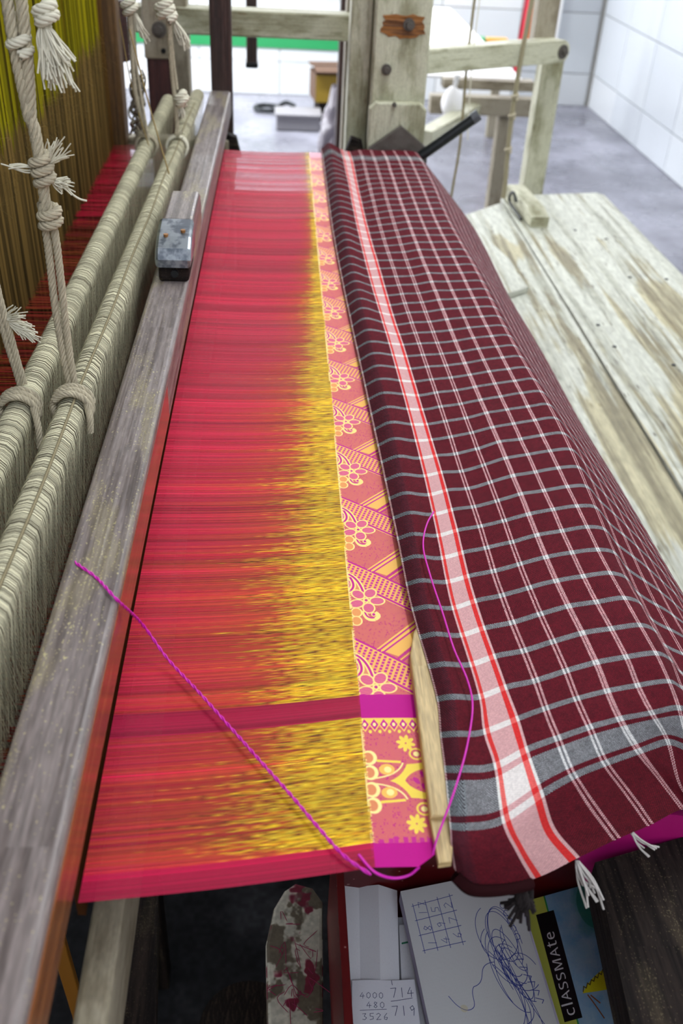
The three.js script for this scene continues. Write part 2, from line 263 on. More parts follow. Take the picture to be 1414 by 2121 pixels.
// ---------------------------------------------------------------- brocade
const MAG = '#c4128c', GOLD = '#f6c95e';
function fineGround(g, w, h, mm, a, b) { // hatch of single metallic picks
  g.fillStyle = a; g.fillRect(0, 0, w, h); g.fillStyle = b; const s = mm * 0.55;
  for (let y = 0, r = 0; y < h; y += s, r++) for (let x = (r % 2) * s * 0.9; x < w; x += s * 1.8) if (rnd() < 0.93) g.fillRect(x, y, s * 1.0, s * 0.72);
}
function brocadeTile(g, w, h) { // 48 mm across (from the woven edge), 77.5 mm along
  const mm = w / 48; fineGround(g, w, h, mm, '#c23272', '#e99a48');
  for (const off of [-77.5, 0, 77.5]) {
    g.save(); g.scale(mm, mm); g.translate(0, 40 + off);
    // gold parallelogram on the selvedge side
    g.fillStyle = '#f3b95c'; g.beginPath(); g.moveTo(15, -32); g.lineTo(48, -66); g.lineTo(48, -48); g.lineTo(27, -26); g.closePath(); g.fill();
    // lattice band
    const top = (a) => -42.5 + 0.742 * a, bot = (a) => -20.5 + 0.742 * a;
    g.save(); g.beginPath(); g.moveTo(0, top(0)); g.lineTo(48, top(48)); g.lineTo(48, bot(48)); g.lineTo(0, bot(0)); g.closePath(); g.fillStyle = '#f4b55e'; g.fill(); g.clip(); g.fillStyle = MAG;
    for (let i = -6; i < 30; i++) for (let j = 0; j < 6; j++) { const a = i * 2.7 + j * -0.9, b = top(a) + 3.2 + j * 3.15; g.save(); g.translate(a, b); g.rotate(0.32); g.fillRect(-0.85, -0.95, 1.7, 1.9); g.restore(); }
    g.restore();
    const ln = (x0, y0, x1, y1, wd, c) => { g.strokeStyle = c; g.lineWidth = wd; g.beginPath(); g.moveTo(x0, y0); g.lineTo(x1, y1); g.stroke(); };
    ln(0, top(0), 48, top(48), 1.7, MAG); ln(0, top(0) + 1.6, 48, top(48) + 1.6, 0.6, GOLD); ln(0, bot(0), 48, bot(48), 1.8, MAG); ln(0, bot(0) + 1.5, 48, bot(48) + 1.5, 0.6, GOLD);
    for (const [k, wd, c] of [[0, 1.1, MAG], [1.3, 0.6, GOLD], [2.4, 1.1, MAG], [-1.2, 0.6, GOLD]]) ln(15.5 + k, -31 + k * 0.74, 48, -63.5 + k * 2, wd, c);
    for (const [k, wd, c] of [[0, 1.3, MAG], [1.4, 0.7, GOLD], [2.7, 1.1, MAG]]) ln(26.5 + k, -24 + k * 0.74, 48, -45.5 + k * 2, wd, c);
    // flower spray
    const ell = (x, y, rx, ry, rot, fill, st, wd) => { g.beginPath(); g.ellipse(x, y, rx, ry, rot, 0, Math.PI * 2); if (fill) { g.fillStyle = fill; g.fill(); } if (st) { g.strokeStyle = st; g.lineWidth = wd; g.stroke(); } };
    const arc = (pts, wd, c) => { g.strokeStyle = c; g.lineWidth = wd; g.beginPath(); g.moveTo(pts[0], pts[1]); g.quadraticCurveTo(pts[2], pts[3], pts[4], pts[5]); g.stroke(); };
    g.fillStyle = '#e08a66'; g.beginPath(); g.moveTo(0, -30); g.quadraticCurveTo(9, -24, 10, -8); g.lineTo(0, -4); g.fill();
    for (const [k, c, wd] of [[0, '#ffdf86', 3.6], [0, MAG, 1.5]]) { arc([0, -28 + k, 8.5, -23, 10.3, -5], wd, c); arc([0, -9, 6.5, -13, 2, -24], wd, c); }
    ell(0.5, -17, 2, 4.5, 0, '#d0508a', '#ffe08a', 0.8);
    for (const [x, y] of [[4.1, 11.5], [3.6, 19.5]]) ell(x, y, 3.4, 4.2, 0, '#e99a58', '#ffe08a', 1);
    arc([9, 10, 10, 20, 15.5, 18], 3.4, '#ffdf86'); arc([15.5, 18, 20, 15, 16, 11.5], 3, '#ffdf86'); arc([9.5, 11, 10.5, 18, 15.2, 16.5], 1.2, MAG); ell(15, 13.5, 1.3, 1.6, 0, MAG, '#ffe08a', 0.6);
    for (const [x, y, r] of [[6.3, -6.2, -0.6], [14.3, -7.4, 0.5], [18.3, 0.3, 1.5], [12.3, 7.2, 0], [4.8, 3, 1.2]]) {
      ell(x, y, 4.3, 5.4, r, '#ffdf86'); ell(x, y, 3.3, 4.3, r, '#cf2f8c');
      g.save(); g.beginPath(); g.ellipse(x, y, 3.2, 4.2, r, 0, 7); g.clip(); for (let k = -6; k < 7; k++) ln(x - 5, y + k * 1.25 + 1, x + 5, y + k * 1.25 - 1, 0.4, '#f09a74'); g.restore();
    }
    ell(11.2, -0.4, 2.1, 2.4, 0, '#ffdf86'); ell(11.2, -0.4, 1, 1.2, 0, MAG);
    g.restore();
  }
  g.fillStyle = '#ffe98a'; for (let y = 0; y < h; y += mm * 0.5) g.fillRect(0, y, mm * rr(0.5, 1.9), mm * 0.4);
}
function endPanel(g, w, h) { // 48 mm across, 82 mm along; far edge first
  const mm = w / 48; fineGround(g, w, h, mm, '#c41f7c', '#e6983e'); g.save(); g.scale(mm, mm);
  const Y = '#f5d850', C = '#ffeb98';
  g.fillStyle = '#f8cf5a'; g.fillRect(0, 0, 48, 3.6);
  for (let k = 0; k < 9; k++) { const x = 2.5 + k * 5.4; g.fillStyle = MAG; g.beginPath(); g.moveTo(x, 0.8); g.lineTo(x + 2.5, 4.8); g.lineTo(x, 8.8); g.lineTo(x - 2.5, 4.8); g.fill(); g.fillStyle = C; g.beginPath(); g.ellipse(x, 4.8, 0.9, 1.4, 0, 0, 7); g.fill(); g.strokeStyle = '#f8cf5a'; g.lineWidth = 0.7; g.beginPath(); g.moveTo(x, 0); g.lineTo(x + 2.7, 4.8); g.lineTo(x, 9.6); g.lineTo(x - 2.7, 4.8); g.closePath(); g.stroke(); g.fillStyle = Y; g.beginPath(); g.ellipse(x + 2.7, 10, 0.9, 1.3, 0, 0, 7); g.fill(); }
  for (const [cx, cy] of [[24, 18.5], [24, 71]]) { for (let k = 0; k < 8; k++) { g.save(); g.translate(cx, cy); g.scale(1, 1.15); g.rotate(k * Math.PI / 4 + 0.2); g.fillStyle = Y; g.beginPath(); g.ellipse(2.9, 0, 2.4, 1.15, 0, 0, 7); g.fill(); g.restore(); } }
  for (const s of [-1, 1]) { // scrolls and the pointed leaf
    const yc = 44, m = (y) => yc + s * y;
    g.strokeStyle = Y; g.lineWidth = 1.1; g.beginPath(); g.arc(29, m(18), 3.6, 0, 6); g.stroke(); g.fillStyle = C; g.beginPath(); g.arc(29, m(18), 1.7, 0, 7); g.fill();
    g.beginPath(); g.moveTo(32, m(23)); g.quadraticCurveTo(36, m(18), 40, m(14)); g.stroke();
    g.fillStyle = Y; g.beginPath(); g.moveTo(13, m(0)); g.quadraticCurveTo(20, m(3), 23, m(11)); g.quadraticCurveTo(32, m(11.5), 42, m(15)); g.lineTo(48, m(14)); g.lineTo(48, m(9)); g.quadraticCurveTo(38, m(11), 32, m(8)); g.quadraticCurveTo(24, m(6), 21, m(0)); g.fill();
    g.strokeStyle = C; g.lineWidth = 0.9; g.beginPath(); g.moveTo(3, m(1.5)); g.quadraticCurveTo(18, m(3), 21, m(12)); g.stroke();
    for (const y of [5.6, 15.6]) { g.fillStyle = C; g.beginPath(); g.ellipse(3.2, m(y), 4.2, 5, 0, 0, 7); g.fill(); g.fillStyle = '#e08a5a'; g.beginPath(); g.ellipse(2.6, m(y), 2.8, 3.5, 0, 0, 7); g.fill(); }
    g.fillStyle = '#f4bd58'; g.beginPath(); g.ellipse(12, m(7.6), 4.2, 3.6, 0, 0, 7); g.fill(); g.fillStyle = C; g.beginPath(); g.ellipse(12.5, m(7.4), 2, 2.1, 0, 0, 7); g.fill(); g.strokeStyle = Y; g.lineWidth = 1.6; g.beginPath(); g.moveTo(7, m(13.5)); g.lineTo(20, m(12.4)); g.stroke();
  }
  g.fillStyle = MAG; for (const [x, y] of [[27, 44], [31, 40], [31, 48], [35, 44], [36, 38.5], [36, 49.5], [41, 43], [41, 47]]) { g.beginPath(); g.ellipse(x, y, 2.6, 1.4, x % 2, 0, 7); g.fill(); }
  g.fillStyle = MAG; for (let k = 0; k < 12; k++) g.fillRect(k * 4 + rr(-1, 1), 80 - rr(0, 2), 2.4, 4);
  g.restore(); g.fillStyle = '#ffe98a'; for (let y = 0; y < h; y += mm * 0.5) g.fillRect(0, y, mm * rr(0.5, 1.9), mm * 0.4);
}
{
  const sari = thing('brocade_cloth', 'woven magenta and gold brocade border with flower pattern beside the checked cover', 'brocade', [0, 0, 0]);
  const weave = tex(64, 64, (u, v) => { const a = 128 + 90 * Math.sin(u * 16 * Math.PI) * Math.sin(v * 16 * Math.PI); return [a, a, a]; }, 0.004, 0.004, false);
  const look = (map) => std({ map, roughness: 0.45, sheen: 0, specularIntensity: 0.3 });
  const t1 = canvasTex(768, 1240, brocadeTile); t1.repeat.set(1 / 0.048, 1 / 0.0775);
  const t2 = canvasTex(768, 1312, endPanel);
  // a strip of the cloth between two z, sagging a little under the cover and turning down round the cloth beam
  const prof = [[XF, 0.8], [0.07, 0.8], [0.09, 0.7995], [0.105, 0.796], [0.122, 0.785], [0.142, 0.764], [0.158, 0.738]];
  const strip = (z0, z1, uvf, zseg = 2) => {
    const pos = [], uv = [], idx = []; let run = 0;
    const pf = z0 > -0.38 ? prof.slice(0, 4) : prof; pf.forEach(([x, y], i) => { if (i) run += Math.hypot(x - pf[i - 1][0], y - pf[i - 1][1]); for (let k = 0; k <= zseg; k++) { const z = Math.min(lerp(z0, z1, k / zseg), x > 0.082 ? ZN - (x - 0.08) * 1.5 - (z1 === ZF ? 0 : 0) : 0); pos.push(x, y, Math.max(z, Math.min(z0, z1) - (x > 0.082 && Math.max(z0, z1) > -0.39 ? 0.06 : 0))); uv.push(...uvf(run, z)); } });
    for (let i = 0; i < pf.length - 1; i++) for (let k = 0; k < zseg; k++) { const a = i * (zseg + 1) + k, b = a + zseg + 1; idx.push(a, a + 1, b, a + 1, b + 1, b); }
    const g = new THREE.BufferGeometry(); g.setAttribute('position', new THREE.Float32BufferAttribute(pos, 3)); g.setAttribute('uv', new THREE.Float32BufferAttribute(uv, 2)); g.setIndex(idx); g.computeVertexNormals(); return g;
  };
  const zc = -0.39; // centre of the nearest flower; the tile's flower sits 40 mm from its first row
  part('flowered_border', strip(-0.3845, ZF + 0.03, (u, z) => [u, 0.0375 - (z - zc)]), look(t1), sari);
  const stripeM = std({ map: tex(64, 64, (u, v) => { const k = 0.9 + 0.1 * Math.sin(u * 32 * Math.PI) + 0.08 * rnd(); return [206 * k, 8 * k, 148 * k]; }, 0.008, 0.008), roughness: 0.45, sheen: 0, specularIntensity: 0.25, bumpMap: weave, bumpScale: 0.0001 });
  part('plain_stripe', strip(-0.3665, -0.3845, (u, z) => [u, z]), stripeM, sari, 'plain magenta stripe across the border');
  part('end_panel', strip(-0.285, -0.3665, (u, z) => [u / 0.048, 1 - (z + 0.3665) / 0.0815]), look(t2), sari, 'woven panel of pointed leaves and small flowers');
  part('selvedge', strip(ZN, -0.285, (u, z) => [u, z]), stripeM, sari, 'plain magenta selvedge');
  part('plain_border', strip(ZF + 0.03, ZF, (u, z) => [u, z]), std({ color: 0xc02058, roughness: 0.4 }), sari);
}

// ---------------------------------------------------------------- checked cover cloth
{
  const WARP = (u) => { // u in mm from the selvedge
    if (u < 1.2) return [214, 204, 200]; if (u < 14) return u < 11 ? [30, 30, 38] : [34, 28, 36];
    if (u > 31 && u < 46.5) { const q = u - 31; return q < 1.5 ? [240, 232, 226] : q < 3.1 ? [236, 66, 58] : q < 12 ? [244, 228, 222] : q < 14.2 ? [240, 60, 54] : [242, 234, 228]; }
    const m = ((u - 62 + 9.25) % 18.5 + 18.5) % 18.5 - 9.25; if (u > 50 && Math.abs(m) < 1.75 && Math.abs(m) > 0.45) return [240, 228, 226];
    return [40, 20, 28];
  };
  const weftAt = (lines) => (v) => { for (const [a, b] of lines) if (v > a && v < b) return [182, 194, 196]; return [132, 22, 38]; };
  const weaveTex = (w, h, mmW, mmH, weft, navy) => tex(w, h, (u, v) => {
    const U = u * mmW, Vv = v * mmH, iu = Math.floor(U / 0.62), iv = Math.floor(Vv / 0.62); const wp = WARP(iu * 0.62 + 0.3), wf = weft(Vv);
    const light = U > 31 && U < 46.5, dark = U < 13; if (light) { const fine = (iu + iv) % 2 ? 0.08 : -0.08, red = wp[1] < 100; const c = mix3(wf, wp, clamp((red ? 0.72 : 0.66) + fine)), k = 0.95 + 0.1 * hash(iu * 3 + 1, iv * 7 + 2); return [c[0] * k, c[1] * k, c[2] * k]; } const tw = (iu + iv * 1) % 2, lim = light ? 0.62 : dark ? 0.7 : 0.5; let over = dark ? (iu + iv) % 3 !== 0 : tw === 0;
    let c = over ? wp : wf; c = mix3(c, over ? wf : wp, 0.14); const k = 0.82 + 0.36 * hash(iu * 3 + 1, iv * 7 + 2) * 0.6 + 0.16 * (fbm(U * 0.3, Vv * 0.3, 999, 999, 2) - 0.3); return [c[0] * k, c[1] * k, c[2] * k];
  }, mmW / 1000, mmH / 1000);
  const UW = 0.29, per = 25.6;
  const tA = weaveTex(1792, 640, UW * 1000, per * 4, weftAt([0, 1, 2, 3].map((k) => [k * per + per / 2 - 2.2, k * per + per / 2 + 2.2])));
  const tB = weaveTex(1792, 540, UW * 1000, 85.8, weftAt([[42.8, 47.2], [50.6, 67], [70.8, 75.2]]));
  const mk = (map) => std({ map, roughness: 0.9, sheen: 0, specularIntensity: 0.25, bumpMap: tex(64, 64, (u, v) => { const a = 128 + 100 * Math.sin(u * 8 * Math.PI) * Math.sin(v * 8 * Math.PI); return [a, a, a]; }, 0.005, 0.005, false), bumpScale: 0.0002 });
  const mA = mk(tA), mB = mk(tB);
  const US = [0, 0.012, 0.031, 0.0465, 0.062, 0.0805, 0.099, 0.1175, 0.136, 0.1545, 0.173, 0.205, 0.245, 0.29];
  const R = (list) => list.map(([a, b, y]) => P(a, b, y));
  const rows = [];
  rows.push([0, R([[940, 1800, 0.790], [985, 1834, 0.782], [1100, 1822, 0.766], [1200, 1776, 0.756], [1277, 1739, 0.745], [1346, 1709, 0.735], [1414, 1676, 0.725], [1480, 1640, 0.712], [1540, 1600, 0.70], [1590, 1555, 0.685], [1630, 1520, 0.67], [1680, 1470, 0.65], [1720, 1430, 0.62], [1750, 1400, 0.59]])]);
  rows.push([0.022, R([[934, 1755, 0.804], [968, 1772, 0.802], [1066, 1762, 0.788], [1150, 1716, 0.778], [1232, 1676, 0.77], [1300, 1644, 0.761], [1366, 1614, 0.75], [1432, 1586, 0.738], [1490, 1556, 0.726], [1540, 1522, 0.712], [1580, 1490, 0.70], [1625, 1450, 0.68], [1660, 1415, 0.65], [1690, 1390, 0.62]])]);
  rows.push([0.045, R([[931, 1712, 0.8075], [962, 1714, 0.808], [1038, 1701, 0.801], [1125, 1643, 0.797], [1187, 1608, 0.793], [1253, 1581, 0.787], [1322, 1557, 0.779], [1383, 1537, 0.768], [1440, 1525, 0.754], [1485, 1504, 0.74], [1520, 1480, 0.726], [1560, 1445, 0.70], [1590, 1415, 0.67], [1615, 1390, 0.64]])]);
  rows.push([0.073, R([[920, 1593, 0.8085], [952, 1592, 0.811], [1022, 1588, 0.804], [1093, 1552, 0.803], [1154, 1530, 0.803], [1220, 1506, 0.801], [1282, 1490, 0.797], [1349, 1477, 0.79], [1405, 1466, 0.78], [1440, 1462, 0.767], [1462, 1462, 0.753], [1490, 1455, 0.73], [1510, 1450, 0.70], [1525, 1445, 0.67]])]);
  rows.push([0.0986, R([[911, 1523, 0.8085], [943, 1520, 0.8135], [1000, 1517, 0.805], [1074, 1488, 0.804], [1129, 1468, 0.804], [1193, 1448, 0.803], [1256, 1432, 0.801], [1320, 1419, 0.797], [1385, 1412, 0.789], [1412, 1424, 0.776], [1430, 1440, 0.76], [1446, 1455, 0.735], [1456, 1460, 0.70], [1462, 1465, 0.665]])]);
  rows.push([0.1242, R([[904, 1448, 0.8085], [936, 1444, 0.8135], [991, 1443, 0.805], [1049, 1423, 0.804], [1109, 1410, 0.804], [1171, 1390, 0.804], [1233, 1372, 0.803], [1296, 1361, 0.801], [1358, 1353, 0.796], [1389, 1366, 0.783], [1409, 1392, 0.768], [1420, 1415, 0.74], [1427, 1430, 0.705], [1430, 1440, 0.665]])]);
  // the part that hangs down at the right of the near end
  [7, 7, 8, 9, 10, 11].forEach((k, j) => { const p = rows[j][1]; for (let i = k; i < US.length; i++) { const du = US[i] - US[i - 1], t = (i - k) / 5; p[i] = p[i - 1].clone().add(V(0.86 - 0.5 * t, -0.5 - 0.36 * t, -0.1).multiplyScalar(du)); } });
  const row5 = rows[5][1], z5 = row5.map((p) => p.z), x5 = row5[0].x;
  // from here on the cloth lies straight along the beam
  for (let z = -0.455; z > -1.585; z -= 0.075) {
    const v = 0.1242 + (z5[0] - z), xl = lerp(0.0865, 0.0685, smooth(-0.35, -1.25, z)), n = (k) => (vnoise(z * 9 + k * 3.1, k * 1.7 + 5) - 0.5), end = smooth(-1.5, -1.58, z);
    const yy = [0.8045 + 0.004 * smooth(-0.55, -0.4, z), 0.8135 + n(1) * 0.004, 0.8075 + n(2) * 0.006, 0.8035 + n(3) * 0.006, 0.8045 + n(4) * 0.004, 0.8055 + n(5) * 0.003, 0.8065 + n(6) * 0.003, 0.807, 0.8068, 0.8055, 0.793, 0.7695, 0.740, 0.706];
    const xx = US.map((u, i) => xl + (u < 0.14 ? u : [0.1545, 0.168, 0.19, 0.2175, 0.2475][i - 9]));
    const bulge = 0.003 * smooth(-1.5, -0.95, z) + 0.0012 * Math.sin(z * 17);
    const w = smooth(-0.36, -0.66, z), sk = lerp(1, 0.4, smooth(-0.42, -1.1, z)) * (1 - smooth(-1.3, -1.5, z)); rows.push([v, US.map((u, i) => V(lerp(xl + row5[i].x - x5, xx[i], w) + bulge * w * [0, 0, 0, 0, 0, 0, 0, 0.2, 0.5, 1, 1, 1, 1, 1][i], lerp(row5[i].y, yy[i], w) - end * 0.006, z + (z5[Math.min(i, 9)] - z5[0]) * sk))]);
  }
  const vs = rows.map((r) => r[0]), vEnd = vs[vs.length - 1];
  const S = (u, v, out) => { for (let c = 0; c < 3; c++) { const col = rows.map((r) => { const p = r[1]; return cubic(US, p.map((q) => q.getComponent(c)), u); }); out[c] = cubic(vs, col, v); } return out; };
  const grid = (v0, v1, nv, vmap) => {
    const nu = 90, pos = [], uv = [], idx = [], colc = [];
    for (let i = 0; i <= nu; i++) { const u = UW * i / nu; colc.push([0, 1, 2].map((c) => rows.map((r) => cubic(US, r[1].map((q) => q.getComponent(c)), u)))); }
    for (let j = 0; j <= nv; j++) { const v = lerp(v0, v1, j / nv); for (let i = 0; i <= nu; i++) { const u = UW * i / nu; const fine = 0.0006 * (fbm(u * 60, v * 40 + 8, 999, 999, 3) - 0.5); pos.push(cubic(vs, colc[i][0], v), cubic(vs, colc[i][1], v) + fine * 2, cubic(vs, colc[i][2], v)); uv.push(u, vmap(v)); } }
    for (let j = 0; j < nv; j++) for (let i = 0; i < nu; i++) { const a = j * (nu + 1) + i, b = a + nu + 1; idx.push(a, b, a + 1, a + 1, b, b + 1); }
    const g = new THREE.BufferGeometry(); g.setAttribute('position', new THREE.Float32BufferAttribute(pos, 3)); g.setAttribute('uv', new THREE.Float32BufferAttribute(uv, 2)); g.setIndex(idx); g.computeVertexNormals(); return g;
  };
  const cloth = thing('checked_cloth', 'maroon checked cotton cloth with a pink stripe spread over the woven roll', 'cloth');
  const b0 = 0.0858, vB = b0 + Math.floor((vEnd - b0 - 0.0858) / 0.0256) * 0.0256;
  part('cloth_body', grid(b0, vB, 190, (v) => v - b0), mA, cloth);
  part('end_band', grid(0, b0, 40, (v) => v), mB, cloth, 'near end with a wide grey band');
  part('end_band', grid(vB, vEnd, 14, (v) => 0.0858 - (v - vB)), mB, cloth, 'far end with a grey band');
  // rolled hem, knotted tuft and loose fringe at the near end
  const hemPts = []; for (let i = 0; i <= 20; i++) hemPts.push(V(...S(0.001 + i * 0.0015, 0.001, [])).add(V(0, -0.003, 0.001)));
  part('hem', tube(hemPts, 0.0035, 40, 8), std({ color: 0x260a0e, roughness: 0.95, sheen: 0, specularIntensity: 0.2 }), cloth);
  const kn = V(...S(0.03, 0, [])).add(V(-0.002, -0.008, 0.004));
  part('knot', [...coil(kn, V(1, 0.3, 0.2), 0.0045, 0.0022, 2, 0.006), ...tassel(kn, V(-0.2, -1, 0.4), 0.009, 40, 0.0009, 0.9)], std({ color: 0x140a0c, roughness: 0.95 }), cloth, 'dark knotted tuft at the hem');
  const fr = V(...S(0.046, 0, []));
  part('fringe', [...tassel(fr.clone().add(V(0, -0.003, 0)), V(0.6, -1, 0.5), 0.024, 14, 0.0007, 0.28), ...tassel(V(...S(0.07, 0, [])), V(0.8, -0.8, 0.3), 0.02, 6, 0.0006, 0.25)], std({ color: 0xb8b4b0, roughness: 0.95 }), cloth, 'pale loose fringe threads');
}

// ---------------------------------------------------------------- cloth beam, temple, threads
{
  const b = thing('cloth_beam', 'wooden roll beam wound with magenta cloth under the checked cover', 'beam', [0.25, 0.653, -0.975]);
  part('roller', cyl(0.022, 0.022, 1.24, 0, 0, -0.03, 'z', 28), M.oldDark, b);
  part('wound_cloth', cyl(0.046, 0.046, 1.2, 0, 0, 0.0, 'z', 36), std({ color: 0xb01070, roughness: 0.5 }), b);
  part('lever_socket', cyl(0.03, 0.03, 0.05, 0, 0, -0.69, 'z', 24), M.iron, b);
  const lv = thing('iron_lever', 'black iron rod sticking up beside the far end of the cloth beam', 'rod', [0, 0, 0]);
  part('bar', tube([[0.21, 0.775, -1.585], [0.235, 0.794, -1.585], [0.3155, 0.8555, -1.585]], 0.0085, 16, 12), M.iron, lv);
  part('tip', cyl(0.0092, 0.0092, 0.012, 0, 0, 0, 'y', 14).applyMatrix4(new THREE.Matrix4().makeRotationZ(-0.92).setPosition(0.314, 0.855, -1.585)), M.metal, lv);
  // pale wooden bar lying on the border
  const t = thing('wooden_bar', 'pale wooden bar lying on the woven border beside the checked selvedge', 'bar');
  const a = (x, y) => P(x, y, 0.8075), q = [a(849, 1356), a(856, 1310), a(868, 1286), a(890, 1280), a(915, 1330), a(952, 1640), a(950, 1690), a(892, 1690), a(868, 1500)];
  const sh = (pts) => { const s = new THREE.Shape(pts.map((p) => new THREE.Vector2(p.x, -p.z))); const g = new THREE.ExtrudeGeometry(s, { depth: 0.0055, bevelEnabled: true, bevelThickness: 0.001, bevelSize: 0.001, bevelOffset: -0.001, bevelSegments: 2 }); g.rotateX(-Math.PI / 2); g.translate(0, 0.801, 0); return boxUV(g, 2); };
  part('bar_block', sh(q), M.pale, t);
  const q2 = [P(888, 1686, 0.804), P(936, 1686, 0.804), P(938, 1740, 0.804), P(935, 1786, 0.804), P(908, 1790, 0.804)], s2 = new THREE.Shape(q2.map((p) => new THREE.Vector2(p.x, -p.z))), g2 = new THREE.ExtrudeGeometry(s2, { depth: 0.003, bevelEnabled: true, bevelThickness: 0.0006, bevelSize: 0.0006, bevelOffset: -0.0006, bevelSegments: 2 }); g2.rotateX(-Math.PI / 2); g2.translate(0, 0.801, 0);
  part('bar_tongue', boxUV(g2, 2), M.pale, t);
  // magenta threads
  const silk = std({ color: 0xd414b4, roughness: 0.4, sheen: 0.3, sheenColor: new THREE.Color(0xff80ff) });
  const railY = 0.8655, th = [P(150, 1156, 0.858), P(160, 1168, railY), P(198, 1195, railY), P(240, 1240, railY)], w2 = [[300, 1300, 0.82], [345, 1362, 0.806], [410, 1432, 0.8035], [480, 1510, 0.8025], [545, 1583, 0.8025], [605, 1650, 0.8025], [660, 1715, 0.8025], [715, 1775, 0.8025], [768, 1812, 0.801]].map(([x, y, h]) => P(x, y, h));
  const t1 = thing('silk_thread', 'twisted magenta silk thread running from the dark rail across the warp', 'thread');
  part('strands', rope([...th, ...w2], 0.00082, 0.0115, 2), silk, t1);
  const t2 = thing('silk_thread', 'thin magenta thread curving over the dark edge of the checked cloth', 'thread');
  part('strand', tube([[898, 1060, 0.818], [884, 1085, 0.818], [876, 1130, 0.818], [890, 1190, 0.818], [918, 1275, 0.817], [940, 1345, 0.817], [968, 1410, 0.816], [978, 1455, 0.814], [968, 1540, 0.814], [940, 1640, 0.817], [918, 1700, 0.813], [902, 1745, 0.808], [896, 1770, 0.8035]].map(([x, y, h]) => P(x, y, h)), 0.0006, 160, 6), silk, t2);
  const t3 = thing('silk_thread', 'small magenta thread loop hanging at the near selvedge', 'thread');
  part('strand', tube([[742, 1770, 0.802], [775, 1806, 0.80], [815, 1819, 0.796], [848, 1812, 0.796], [868, 1796, 0.80]].map(([x, y, h]) => P(x, y, h)), 0.0007, 60, 6), silk, t3);
}

// ---------------------------------------------------------------- batten
{
  const b = thing('batten', 'dark worn wooden beater rail with reed standing across the warp', 'beater');
  const xr = (z) => -0.0868 - 0.0045 * z, xl = (z) => -0.1188 - 0.0065 * z, zA = -0.02, zB = -1.66, xm = (z) => (xr(z) + xl(z)) / 2;
  const rg = beam(V(xm(zA), 0.8465, zA), V(xm(zB), 0.8465, zB), 0.0335, 0.037, 0.0035); part('rail', rg, M.rail, b);
  part('reflection_strip', beam(V(xr(zA) + 0.0004, 0.8445, zA), V(xr(zB + 0.02) + 0.0004, 0.8445, zB + 0.02), 0.002, 0.029, 0.0008), M.lacquerReflect, b, 'glossy brown strip with the reflection of the warp put into its colour');  // strip added on the rail side, warp reflection painted as its base colour
  const dents = []; { const list = [], c0 = lin(70, 40, 18); for (let z = ZN + 0.004; z > ZF - 0.004; z -= 0.0012) list.push({ pts: [[xr(z) - 0.006, 0.829, z], [xr(z) - 0.006, 0.772, z]], cols: [c0], w: [0.002, 0, 0.00012] }); const r = part('reed', ribbons(list), M.thread, b); r.userData.kind = 'stuff'; }
  part('race_board', box(0.0155, 0.05, 1.75, -0.0805, 0.744, -0.86, 0.003), M.paintGrey, b);
  const sw = (z) => box(0.034, 1.2, 0.03, xm(z) + 0.002, 1.28, z, 0.003); part('sword', sw(zB - 0.016), M.dark, b);
  part('sword', box(0.034, 0.27, 0.03, xm(zB) + 0.002, 0.694, zB - 0.016, 0.003), M.dark, b);
  // hand block with riveted metal nose
  const h = (p, w) => { const g = extrude(p, w, 0.003); g.rotateY(Math.PI / 2); return g; };
  const xb = -0.0942, mkb = (pts, w) => { const g = h(pts.map(([z, y]) => [-z, y]), w); g.translate(xb, 0, 0); return boxUV(g, 2); };
  const wood = mkb([[-0.888, 0.8652], [-0.888, 0.9015], [-0.9, 0.904], [-0.985, 0.904], [-0.997, 0.899], [-1.004, 0.886], [-1.004, 0.8652]], 0.029);
  const hb = part('hand_block', wood, M.rail, b);
  part('nose', mkb([[-0.8405, 0.8652], [-0.8405, 0.879], [-0.889, 0.879], [-0.889, 0.8652]], 0.028), M.oldDark, b);
  const cap = part('metal_cap', mkb([[-0.838, 0.879], [-0.838, 0.886], [-0.845, 0.8945], [-0.86, 0.9005], [-0.878, 0.904], [-0.892, 0.906], [-0.893, 0.899], [-0.893, 0.879]], 0.0325), M.capMetal, b, 'bright metal cap with copper rivets');
  for (const [x, z, y] of [[-0.1015, -0.8605, 0.9008], [-0.0865, -0.868, 0.9025]]) part('rivet', cyl(0.0022, 0.0022, 0.003, x, y, z), M.copper, cap);
  part('cord_hole', cyl(0.0035, 0.0035, 0.004, xb + 0.001, 0.873, -0.8398, 'z', 14), M.iron, b);
}

